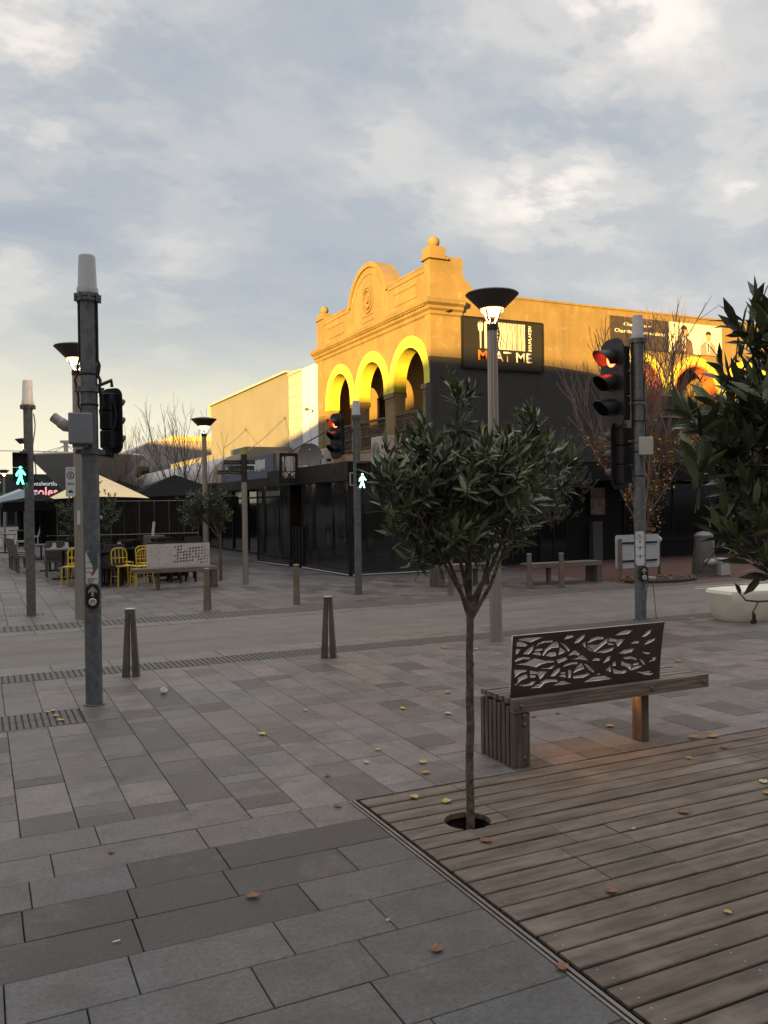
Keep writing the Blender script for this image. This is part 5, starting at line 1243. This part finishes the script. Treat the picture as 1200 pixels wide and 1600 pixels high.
# umbrellas
def umbrella(x, y, half, z_e, z_t, label, mm, val=.18, vmat=None, square=True, n=4):
    t = thing('cafe_umbrella', (x, y, 0), label, 'umbrella', 'cafe umbrellas in the mall')
    m = MB(); N = 4 if square else 8; off = math.pi/N
    rim = [(x+half*math.sqrt(2 if square else 1)*math.cos(off+2*math.pi*k/N), y+half*math.sqrt(2 if square else 1)*math.sin(off+2*math.pi*k/N)) for k in range(N)]
    vs = [(x, y, z_t)]; M2 = 6
    b = []
    for k in range(N):
        p, q = rim[k], rim[(k+1) % N]
        for i in range(M2):
            u = i/M2; X_, Y_ = p[0]+(q[0]-p[0])*u, p[1]+(q[1]-p[1])*u; b.append((X_, Y_, z_e+.05*math.sin(math.pi*u)))
    mid = [((x*.45+p[0]*.55), (y*.45+p[1]*.55), z_e+(z_t-z_e)*.46) for p in b]
    vs += mid+b; K = len(b)
    fs = [(0, 1+k, 1+(k+1) % K) for k in range(K)] + [(1+k, 1+K+k, 1+K+(k+1) % K, 1+(k+1) % K) for k in range(K)]
    m.add(vs, fs); cv = m.build('canopy', mm, t); sd = cv.modifiers.new('s', 'SOLIDIFY'); sd.thickness = .006
    m = MB(); m.add([(p[0], p[1], p[2]-.004) for p in b]+[(p[0], p[1], p[2]-val-.02*(k % 2)) for k, p in enumerate(b)], [(k, (k+1) % K, K+(k+1) % K, K+k) for k in range(K)]); sd = m.build('valance', vmat or mm, t).modifiers.new('s', 'SOLIDIFY'); sd.thickness = .004
    m = MB(); m.lathe((x, y, 0), [(.03, .04), (.028, z_t)], 8); m.lathe((x, y, 0), [(.3, 0), (.28, .04)], 12); m.build('pole', M_charcoal, t)
    m = MB()
    for p in rim: m.tube([(x, y, z_t-.06), (p[0], p[1], z_e-.01)], .01, 4)
    m.build('rib', M_charcoal, t)
c = onp(148, 787, 1, 26)
umbrella(c.x, 25.5, 1.25, 2.0, 2.72, 'cream canvas umbrella lit warm behind the tall signal post', M_canvas, .10, M_bcanvas)
c = onp(268, 785, 1, 26)
umbrella(c.x+.1, 26, 1.55, 2.02, 2.72, 'large black canvas umbrella in front of the bare trees', M_bcanvas, .28)
umbrella(c.x-.9, 30.5, 1.5, 2.0, 2.7, 'second black canvas umbrella behind the large black one', M_bcanvas, .28)
c = onp(40, 790, 1, 33)
umbrella(c.x, 33, 1.25, 1.95, 2.45, 'blue-grey canvas umbrella at the left edge of the cafe', M_gcanvas, .12, M_bluec)
c = onp(20, 790, 1, 44)
umbrella(c.x+.3, 44, 1.5, 2.05, 2.7, 'pale grey umbrella farther up the mall behind the blue one', M_boxlight, .12)
umbrella(3.7, 37, 1.5, 2.1, 2.75, 'black umbrella far back under the funnel canopy', M_bcanvas, .28)
umbrella(1.9, 31.5, 1.2, 1.95, 2.25, 'low black umbrella between the cream and the blue-grey ones', M_bcanvas, .3)
# dark clear screens round the cafe
t = thing('cafe_screen', (2, 24, 0), 'dark clear wind screens with thin posts around the cafe seating', 'screen')
for (a, b) in (((1.9, 24.6), (3.6, 24.2)), ((3.6, 24.2), (5.6, 24.0))):
    m = MB(); m.quad((*a, .15), (*b, .15), (*b, 1.9), (*a, 1.9)); m.build('clear_panel', mat('smoked_clear', (.02, .02, .02), .15, var=.1, alpha=.72), t)
    m = MB()
    for k in range(6):
        u = k/5; q = (a[0]+(b[0]-a[0])*u, a[1]+(b[1]-a[1])*u); m.tube([(*q, 0), (*q, 1.95)], .012, 5)
    m.tube([(*a, 1.0), (*b, 1.0)], .015, 5); m.tube([(*a, 1.92), (*b, 1.92)], .012, 5); m.build('screen_post', M_bollard, t)
t = thing('market_tent', (5, 33, 0), 'black back wall of tents closing the rear of the cafe seating', 'tent')
m = MB(); m.box((1.7, 45.0, 0), (8.2, 45.1, 1.9)); m.build('back_cloth', M_bcanvas, t)
m = MB(); m.box((4.2, 31.5, 0), (4.28, 31.6, 1.9)); m.box((6.7, 31.5, 0), (6.78, 31.6, 1.9)); m.box((4.28, 31.52, .0), (6.7, 31.56, 1.75)); m.build('side_cloth', M_bcanvas, t)
t = thing('covered_barbecue', (4.4, 22.3, 0), 'black covered mound behind the right end of the pale bench', 'cover')
m = MB(); m.frustum((4.25, 21.9), .95, .6, .42, .4, 0, .62); m.frustum((4.25, 21.9), .95, .6, .38, .3, .62, .98); m.build('cover', M_bcanvas, t, bevel=.05)
# wooden planter behind bench
t = thing('brick_planter', (3.95, 24, 0), 'small brown banded planter box with a thin pale stem behind the covered mound', 'planter')
m = MB(); m.box((4.0, 23.2, 0), (4.5, 23.6, .98)); m.build('box', M_wood, t)
m = MB(); m.tube([(4.2, 23.3, .98), (4.24, 23.3, 1.35)], .035, 6); m.build('stem', M_signwhite, t)

# ================================================================== TREES
def rot_about(v, ax, ang): return Matrix.Rotation(ang, 3, ax) @ v
def leaf_tint(base, spread=.42):
    k = random.uniform(1-spread, 1+spread); g_ = random.uniform(-.014, .02)
    if random.random() < .012: return (.30, .22, .05)
    if random.random() < .22: k *= 1.55
    return ((base[0]+g_)*k, (base[1]+g_*.6)*k, base[2]*k)
def grow(mb, p0, d0, L_, r0, r1, seg=6, wob=.12, up=.0, n=7):
    pts = [p0.copy()]; d = d0.normalized()
    for i in range(seg):
        d = (d+Vector((random.uniform(-wob, wob), random.uniform(-wob, wob), random.uniform(-wob, wob)+up))).normalized()
        pts.append(pts[-1]+d*(L_/seg))
    mb.tube(pts, [r0+(r1-r0)*i/seg for i in range(seg+1)], n); return pts, d
def whorl(mb, tip, axis, n, L_, W_, base, spread=(25, 75), back=.10):
    axis = axis.normalized(); o = axis.orthogonal().normalized(); ph = random.random()*6.28
    for i in range(n):
        a = ph+i*2.399; t_ = i/n; out = (o*math.cos(a)+axis.cross(o)*math.sin(a))
        sp_ = R(random.uniform(*spread)*(1-.35*(1-t_))) if n > 1 else 0
        sp_ = R(spread[0]+(spread[1]-spread[0])*t_+random.uniform(-12, 12))
        d = axis*math.cos(sp_)+out*math.sin(sp_); l = L_*random.uniform(.65, 1.15)
        mb.tint = leaf_tint(base); mb.leaf(tip-axis*back*t_, d, axis+out*.001, l, W_*random.uniform(.8, 1.15)*l/L_, random.uniform(.1, .4), random.uniform(-.05, .18))
def bay_tree(label, base, trunk_h, lobes, nshoot, L_, W_, tint, seed, trunk_r=.026, name='bay_tree', cat='tree', group=None, limbs=5, lean=(0, 0), nleaf=9, inner=.25):
    """lobes: list of (centre, radii) ellipsoids in world space; crown of leafy shoots over them"""
    random.seed(seed); base = Vector(base); t = thing(name, base, label, cat, group)
    fork = base+Vector((lean[0], lean[1], trunk_h))
    tr = MB(); K = 9; pts = []; rs = []
    for i in range(K+1):
        u = i/K; pts.append(base.lerp(fork, u)+Vector((random.uniform(-1, 1)*trunk_r*.16, random.uniform(-1, 1)*trunk_r*.16, 0))*(0 < i < K)); rs.append(trunk_r*(1.12-.25*u)*(1+random.uniform(-.05, .09)))
    pts[0] = base-Vector((0, 0, .12 if base.z > -.1 and trunk_r > .02 and nshoot > 250 else .0)); tr.tube(pts, rs, 12)
    for k in range(7):
        u = random.uniform(.15, .95); q = base.lerp(fork, u); a = random.random()*6.28
        tr.lathe((q.x+trunk_r*.75*math.cos(a), q.y+trunk_r*.75*math.sin(a), q.z), [(.001, -.012), (trunk_r*.35, -.004), (trunk_r*.35, .004), (.001, .012)], 6)
    tr.build('trunk', M_bark, t, smooth=True)
    lm = MB(); tips = []
    wsum = sum(l[1][0]*l[1][1]*l[1][2] for l in lobes)
    mains = []
    for k in range(limbs):
        c, r_ = lobes[k % len(lobes)]; c = Vector(c)
        tgt = c+Vector((random.uniform(-.5, .5)*r_[0], random.uniform(-.5, .5)*r_[1], random.uniform(-.25, .2)*r_[2]))
        p1 = fork.lerp(tgt, .45)+Vector((0, 0, -.03)); start = fork-Vector((0, 0, random.uniform(0, .10)))
        P3 = [start, start.lerp(p1, .5)+Vector((random.uniform(-.02, .02), random.uniform(-.02, .02), -.01)), p1, tgt]
        lm.tube(P3, [trunk_r*.62, trunk_r*.5, trunk_r*.4, trunk_r*.2], 7); mains.append(P3)
    fol = MB()
    for (c, r_) in lobes:
        c = Vector(c); ns = max(4, int(nshoot*(r_[0]*r_[1]*r_[2])/wsum))
        for i in range(ns):
            while True:
                q = Vector((random.gauss(0, 1), random.gauss(0, 1), random.gauss(0, 1)))
                if q.length > .01: break
            q.normalize(); rad = random.uniform(inner, 1)**.55*random.uniform(.85, 1.18)
            if mnoise.noise(Vector((q.x*1.9+seed, q.y*1.9, q.z*1.9))) < -.12: rad *= .66
            tip = c+Vector((q.x*r_[0], q.y*r_[1], q.z*r_[2]))*rad
            ax = Vector((q.x*.75, q.y*.75, q.z*.5+.75)); ax.normalize()
            P3 = random.choice(mains); src = P3[2].lerp(P3[3], random.random())
            if (tip-src).length < .75*max(r_)+.3: 
                mid = src.lerp(tip, .55)-Vector((0, 0, .04)); lm.tube([src, mid, tip], [trunk_r*.14, trunk_r*.10, trunk_r*.05], 4, False)
            else:
                lm.tube([tip-ax*.15-Vector((0, 0, .03)), tip], [trunk_r*.1, trunk_r*.05], 4, False)
            whorl(fol, tip, ax, random.randint(nleaf-3, nleaf+2), L_, W_, tint, (14, 78), back=L_*.85)
    lm.build('branches', M_bark, t, smooth=False)
    fol.build('foliage', M_leaf, t, smooth=False)
    return t
# the near standard tree, standing in the deck
D_ = 4.60
def P(px, py, Y): return onp(px, py, 1, Y)
def lobe(px, py, Y, rx, rz, ry=None): q = P(px, py, Y); return (tuple(q), (rx, ry or rx, rz))
near_lobes = [lobe(715, 745, 4.02, .38, .31, .34), lobe(650, 755, 4.0, .26, .26), lobe(716, 640, 4.0, .13, .21), lobe(668, 685, 4.0, .17, .17), lobe(775, 745, 4.0, .30, .28),
              lobe(845, 665, 4.05, .13, .20), lobe(815, 700, 4.05, .18, .19), lobe(616, 750, 3.95, .15, .19), lobe(870, 735, 4.1, .14, .20), lobe(690, 832, 4.0, .30, .13), lobe(800, 825, 4.1, .20, .12), lobe(745, 850, 4.1, .14, .08), lobe(615, 800, 4.0, .11, .13), lobe(655, 858, 4.0, .20, .07), lobe(745, 868, 4.0, .17, .06)]
bay_tree('small round-headed evergreen tree growing through a hole in the timber deck', (HX+.0, HY-.03, 0), 1.20, near_lobes, 400, .108, .025, (.088, .112, .050), 3, trunk_r=.0215, limbs=9, lean=(.015, .0))
# leafy tree at the right edge
RY = 1.95
right_lobes = [lobe(1240, 640, RY, .24, .34, .22), lobe(1168, 505, RY+.05, .07, .12), lobe(1160, 620, RY+.1, .12, .12), lobe(1145, 735, RY+.1, .13, .12), lobe(1185, 810, RY, .13, .15), lobe(1100, 655, RY+.15, .07, .05), lobe(1205, 870, RY, .10, .05), lobe(1262, 520, RY, .14, .16), lobe(1095, 730, RY+.1, .05, .05), lobe(1130, 830, RY+.1, .06, .07)]
bay_tree('broad-leaved evergreen tree overhanging the right edge of the view', (3.05, 1.85, 0), 1.35, right_lobes, 150, .112, .034, (.085, .105, .048), 12, trunk_r=.03, limbs=8, lean=(-.03, 0), nleaf=7, inner=.15)
# twig with a few drooping leaves below its crown belongs to the same tree
rt_ = [o for o in bpy.data.objects if o.name.startswith('bay_tree') and 'right edge' in o.get('label', '')][0]
random.seed(2); m = MB(); a = P(1215, 938, RY); q = [P(1215, 938, RY), P(1185, 940, RY), P(1165, 938, RY), P(1157, 928, RY)]; m.tube(q, [.004, .0035, .003, .002], 6); m.tube([q[1], P(1180, 950, RY), P(1175, 958, RY)], .002, 5)
m.tube([P(1290, 900, RY), P(1240, 930, RY), P(1215, 938, RY)], [.006, .005, .004], 6); m.tube([P(1300, 880, RY), P(1260, 800, RY)], .006, 6)
m.build('hanging_twig', M_bark, rt_)
m = MB()
for (px_, py_, dx, dz_) in ((1157, 930, -.3, .6), (1176, 955, .1, -.6), (1200, 905, -1, .25), (1188, 900, -.6, -.5)):
    m.tint = (.035, .035, .02); m.leaf(P(px_, py_, RY), Vector((dx, 0, dz_)), Vector((0, -1, .2)), .045 if py_ > 925 else .09, .022 if py_ > 925 else .03)
m.build('twig_leaves', M_leaf, rt_)
# small standard trees across the road
tl = [lobe(295, 795, 19.8, .42, .45), lobe(330, 790, 19.8, .5, .5), lobe(350, 800, 19.8, .35, .4)]
c = at(345, 907)
bay_tree('small round tree with thin pale trunk beside the mid lamp and finger post', (c.x, c.y, 0), 1.05, [lobe(300, 795, 19.7, .36, .42), lobe(340, 795, 19.7, .38, .45), lobe(318, 780, 19.7, .4, .35)], 230, .10, .032, (.065, .09, .04), 21, trunk_r=.035, group='small standard trees of the mall')
c = at(120, 905)
bay_tree('small dark tree behind the left lamp pole and tall signal post', (2.15, 21.2, 0), 1.0, [lobe(118, 800, 21.2, .42, .5), lobe(165, 800, 21.2, .40, .5), lobe(140, 760, 21.2, .25, .4), lobe(108, 830, 21.2, .2, .3)], 230, .10, .032, (.055, .075, .035), 22, trunk_r=.035, group='small standard trees of the mall')
# feathery olive-like tree behind the near tree
bay_tree('feathery grey-green tree behind the right side of the near tree', (9.9, 15.6, 0), 1.3, [lobe(850, 730, 15.6, .8, .85), lobe(885, 690, 15.6, .42, .6), lobe(905, 755, 15.6, .42, .45), lobe(820, 660, 15.6, .5, .6), lobe(860, 800, 15.6, .6, .35)], 620, .085, .016, (.075, .085, .05), 23, trunk_r=.06, name='olive_tree', nleaf=10)
# bare trees
def bare_tree(label, base, h, r0, seed, spread=.55, levels=4, mm=None, nmain=5, fork=.3, name='bare_tree', leaves=None, group='leafless trees', rthin=.0035, vase=.5, low=None):
    random.seed(seed); base = Vector(base); t = thing(name, base, label, 'tree', group); tr = MB(); br = MB(); lf = MB()
    pts, d = grow(tr, base, Vector((0, 0, 1)), h*fork, r0, r0*.7, 6, .05); tips = []
    def rec(p, d, L_, r, lv):
        pp, dd = grow(br, p, d, L_, r, max(rthin, r*.55), 5, .10, .05, 6 if lv < 2 else 4)
        if lv >= levels: tips.append((pp[-1], dd)); return
        nb = 2 if lv < 2 else 3
        for k in range(nb+1):
            i = random.randint(2, 5) if k else 5; ax = dd.orthogonal().normalized(); ax = rot_about(ax, dd, random.random()*6.28)
            nd = rot_about(dd, ax, R(random.uniform(14, 38) if k else random.uniform(3, 14))); nd = (nd+Vector((0, 0, .12))).normalized()
            rec(pp[i], nd, L_*random.uniform(.55, .82), max(rthin, r*random.uniform(.4, .58)), lv+1)
            if leaves and lv >= leaves[2] and random.random() < leaves[3]:
                for q in range(leaves[4]):
                    pt = pp[random.randint(1, 5)]+Vector((random.gauss(0, .05), random.gauss(0, .05), random.gauss(0, .05)))
                    if pt.z < leaves[5]: lf.tint = tuple(c*random.uniform(.7, 1.25) for c in random.choice(leaves[0])); lf.leaf(pt, Vector((random.gauss(0, 1), random.gauss(0, 1), random.gauss(-.4, .6))), Vector((0, 0, 1)), leaves[1], leaves[1]*.75)
    for k in range(nmain):
        a = 6.28*k/nmain+random.uniform(-.4, .4); sp_ = spread*random.uniform(.5, 1.1)
        rec(pts[-1]-Vector((0, 0, random.uniform(0, .1*h))), Vector((math.cos(a)*sp_, math.sin(a)*sp_, 1)), h*(1-fork)*vase*random.uniform(.8, 1.1), r0*.5, 0)
    if low:
        for k in range(low[2]):
            z = random.uniform(low[0], low[1]); a = random.random()*6.28; st = base+Vector((random.gauss(0, .05), random.gauss(0, .05), z)); out = Vector((math.cos(a), math.sin(a), random.uniform(.1, .8)))
            pp, dd = grow(br, st, out, random.uniform(.25, .75)*(.55+.45*math.sin((z-low[0])/(low[1]-low[0])*3.0)), .006, .003, 5, .25, .02, 4)
            for q in range(7):
                pt = pp[random.randint(1, 5)]+Vector((random.gauss(0, .05), random.gauss(0, .05), random.gauss(0, .06)))
                lf.tint = tuple(c*random.uniform(.6, 1.3) for c in random.choice(leaves[0])); lf.leaf(pt, Vector((random.gauss(0, 1), random.gauss(0, 1), random.gauss(-.4, .6))), Vector((0, 0, 1)), leaves[1], leaves[1]*.75)
    tr.build('trunk', mm or M_twig, t, smooth=True); br.build('branches', mm or M_twig, t)
    if leaves: lf.build('leaves', M_fall, t)
    return t
c = P(283, 790, 27)
bare_tree('leafless tree with fanning twigs left of the mid lamp, in front of the beige building', (c.x, 27, 0), 4.9, .07, 31, .40, 3, rthin=.005)
c = P(215, 790, 31)
bare_tree('thinner leafless tree just right of the signal head, beside the funnel canopy', (c.x, 31, 0), 4.8, .055, 32, .38, 3, rthin=.0045, nmain=3)
c = P(186, 790, 34)
bare_tree('leafless tree partly hidden by the signal head of the tall post', (c.x, 34, 0), 4.9, .05, 33, .36, 3, rthin=.0045, nmain=3)
c = P(325, 790, 29)
bare_tree('leafless tree right of the mid lamp against the beige wall', (c.x, 29, 0), 4.2, .05, 36, .5, 2, rthin=.006, nmain=4)
YEL = ((.42, .24, .03), (.35, .17, .03), (.50, .32, .05), (.22, .12, .05))
bare_tree('tall autumn tree with bare sunlit top and last yellow leaves behind the right signal post', (13.95, 15.2, 0), 6.3, .075, 44, .10, 4, rthin=.0055, nmain=7, fork=.14, name='autumn_tree', leaves=(YEL, .075, 1, 1.0, 6, 3.3), low=(.9, 3.6, 240), mm=mat('pinkish_twig', (.24, .17, .14), .85, var=.2), vase=.38)

# ================================================================== FALLEN LEAVES AND LITTER
YL, OR, BR, PL = (.50, .36, .09), (.45, .22, .03), (.22, .10, .055), (.50, .44, .28)
FL = [(74, 1113, YL, .06, 'pale yellow leaf on the ribbed tactile tiles, leftmost of four'), (83, 1111, PL, .06, 'second pale leaf on the ribbed tactile tiles, touching the leftmost'), (88, 1119, YL, .07, 'yellow leaf in the middle of the ribbed tactile tiles'), (96, 1126, YL, .08, 'biggest yellow leaf at the edge of the tactile tiles'),
 (409, 1147, YL, .09, 'yellow leaf alone on the open paving, centre left'), (629, 1107, YL, .08, 'yellow leaf on the paving left of the tree trunk, upper one'), (589, 1172, YL, .06, 'small yellow leaf below the dark slabs left of the trunk'), (573, 1192, PL, .06, 'pale whitish leaf on the paving left of the deck corner'),
 (661, 1192, YL, .085, 'yellow leaf on the paving near the trunk, above the deck edge'), (667, 1208, OR, .075, 'orange-yellow leaf just above the deck edge'), (646, 1246, YL, .08, 'yellow leaf on the first deck board near the corner'), (697, 1254, YL, .085, 'yellow leaf on the deck left of the planting hole'),
 (700, 1082, OR, .085, 'orange leaf left of the trunk at bench seat height'), (693, 1012, OR, .10, 'orange leaf near the drain strip left of the lamp pole'), (742, 1015, YL, .08, 'small leaf between trunk and lamp pole'), (699, 1115, YL, .085, 'pale yellow leaf left of the bench end'),
 (835, 1120, BR, .07, 'brown leaf under the bench, left of the leg'), (955, 1135, OR, .09, 'orange leaf under the bench near the right leg'), (1081, 1153, OR, .11, 'bright orange leaf on the deck edge right of the bench, left of two'), (1112, 1152, OR, .11, 'bright orange leaf on the deck edge right of the bench, right of two'),
 (1129, 1168, BR, .08, 'tan leaf on the deck just below the two orange leaves'), (1078, 1185, OR, .065, 'dull orange leaf on the deck below the bench leg'), (1066, 1270, BR, .085, 'brown leaf on the deck boards right of centre'), (989, 1296, PL, .035, 'tiny pale leaf on the deck boards'),
 (1193, 1223, PL, .08, 'pale cream leaf at the right picture edge'), (1197, 1240, OR, .07, 'mustard leaf fragment under the cream leaf at the right edge'), (1080, 967, OR, .11, 'orange leaf by the drain strip left of the cream seat'), (1061, 1033, OR, .09, 'orange leaf on the paving between bench and cream seat'),
 (953, 1394, BR, .075, 'curled reddish leaf on the lower deck boards'), (878, 1511, BR, .075, 'round brown leaf against the metal deck edge'), (1135, 1426, YL, .045, 'thin yellow leaf in a deck gap'), (682, 1485, BR, .075, 'dry brown maple leaf on the large slabs'),
 (605, 1439, PL, .025, 'tiny round pale leaf on the large slabs'), (526, 1260, BR, .065, 'reddish leaf left of the deck corner'), (762, 1315, BR, .085, 'brown leaf on the deck below the planting hole'), (173, 1331, BR, .055, 'small brown leaf on the dark slabs at left'),
 (392, 1401, BR, .085, 'ragged russet leaf on the grey slabs, lower left of centre'), (478, 1110, PL, .05, 'faint pale leaf right of the open yellow one'), (512, 1213, BR, .07, 'long reddish leaf above the dark slabs left of the deck'), (871, 1114, BR, .06, 'dark leaf under the bench behind the front rail')]
random.seed(77)
for (px_, py_, col, sz, lb) in FL:
    sz *= .74; q = at(px_, py_, .004); m = MB(); a = random.random()*6.28; n = 9
    d = Vector((math.cos(a), math.sin(a), 0)); e = Vector((-d.y, d.x, 0)); m.tint = col
    cen = (0, 0, .012+sz*.1); vs = [cen]; K = 12; cur = random.uniform(.15, .5)
    for k in range(K):
        t_ = 2*math.pi*k/K; rr_ = sz*.5*(1+.28*math.cos(t_)+(.16 if k % 2 else -.12)*(1 if col == BR else .3)+random.uniform(-.05, .05)); u, v = rr_*math.cos(t_), rr_*.78*math.sin(t_)
        vs.append((d.x*u+e.x*v, d.y*u+e.y*v, .003+cur*abs(v)*.9+.12*abs(u)))
    m.add(vs, [(0, 1+k, 1+(k+1) % K) for k in range(K)]); m.tint = tuple(c*.6 for c in col)
    m.tube([(d.x*sz*.5, d.y*sz*.5, .006), (d.x*sz*.95, d.y*sz*.95, .009)], .0011, 4)
    o = m.build('fallen_leaf', M_fall); o.location = q; tag(o, lb, 'leaf', 'single fallen leaves')
q = at(256, 1084, .0); m = MB(); random.seed(3); m.sphere((0, 0, .022), .03, 9, 6); m.v = [tuple(Vector(v)*random.uniform(.7, 1.3)) for v in m.v]; o = m.build('paper_scrap', M_signwhite); o.location = q; tag(o, 'crumpled white paper scrap on the paving right of the tall signal post', 'litter')
for (px_, py_, lb) in ((107, 1073, 'white cigarette end left of the tall signal post base'), (182, 1472, 'white cigarette end on the big grey slabs'), (164, 1197, 'white cigarette end on the paving below the signal post')):
    q = at(px_, py_, .004); m = MB(); m.tube([(-.014, 0, .003), (.014, .004, .003)], .0035, 6); o = m.build('cigarette_end', M_signwhite); o.location = q; tag(o, lb, 'litter', 'cigarette ends')
# overhead wires
t = thing('overhead_wire', (CX, 35, 5), 'thin wire strung from the beige wall down to the shop fascia', 'wire')
m = MB(); a = onp(445, 653, 0, CX-.03); b = onp(384, 707, 0, 8.4); c2 = onp(384, 671, 0, CX-.03); d2 = onp(350, 700, 0, 8.4)
m.tube([a, a.lerp(b, .5)-Vector((0, 0, .06)), b], .012, 5); m.tube([c2, c2.lerp(d2, .5)-Vector((0, 0, .06)), d2], .010, 5); m.sphere(tuple(a), .06, 8, 6); m.sphere(tuple(c2), .06, 8, 6); m.build('strand', M_galv, t)
m = MB(); a = onp(-20, 704, 1, 60); b = onp(100, 706, 1, 60); m.tube([a, b], .03, 4); a = onp(-20, 706, 1, 60)
tag(m.build('power_line', M_galv), 'faint power line crossing the low sky at the left edge', 'wire')
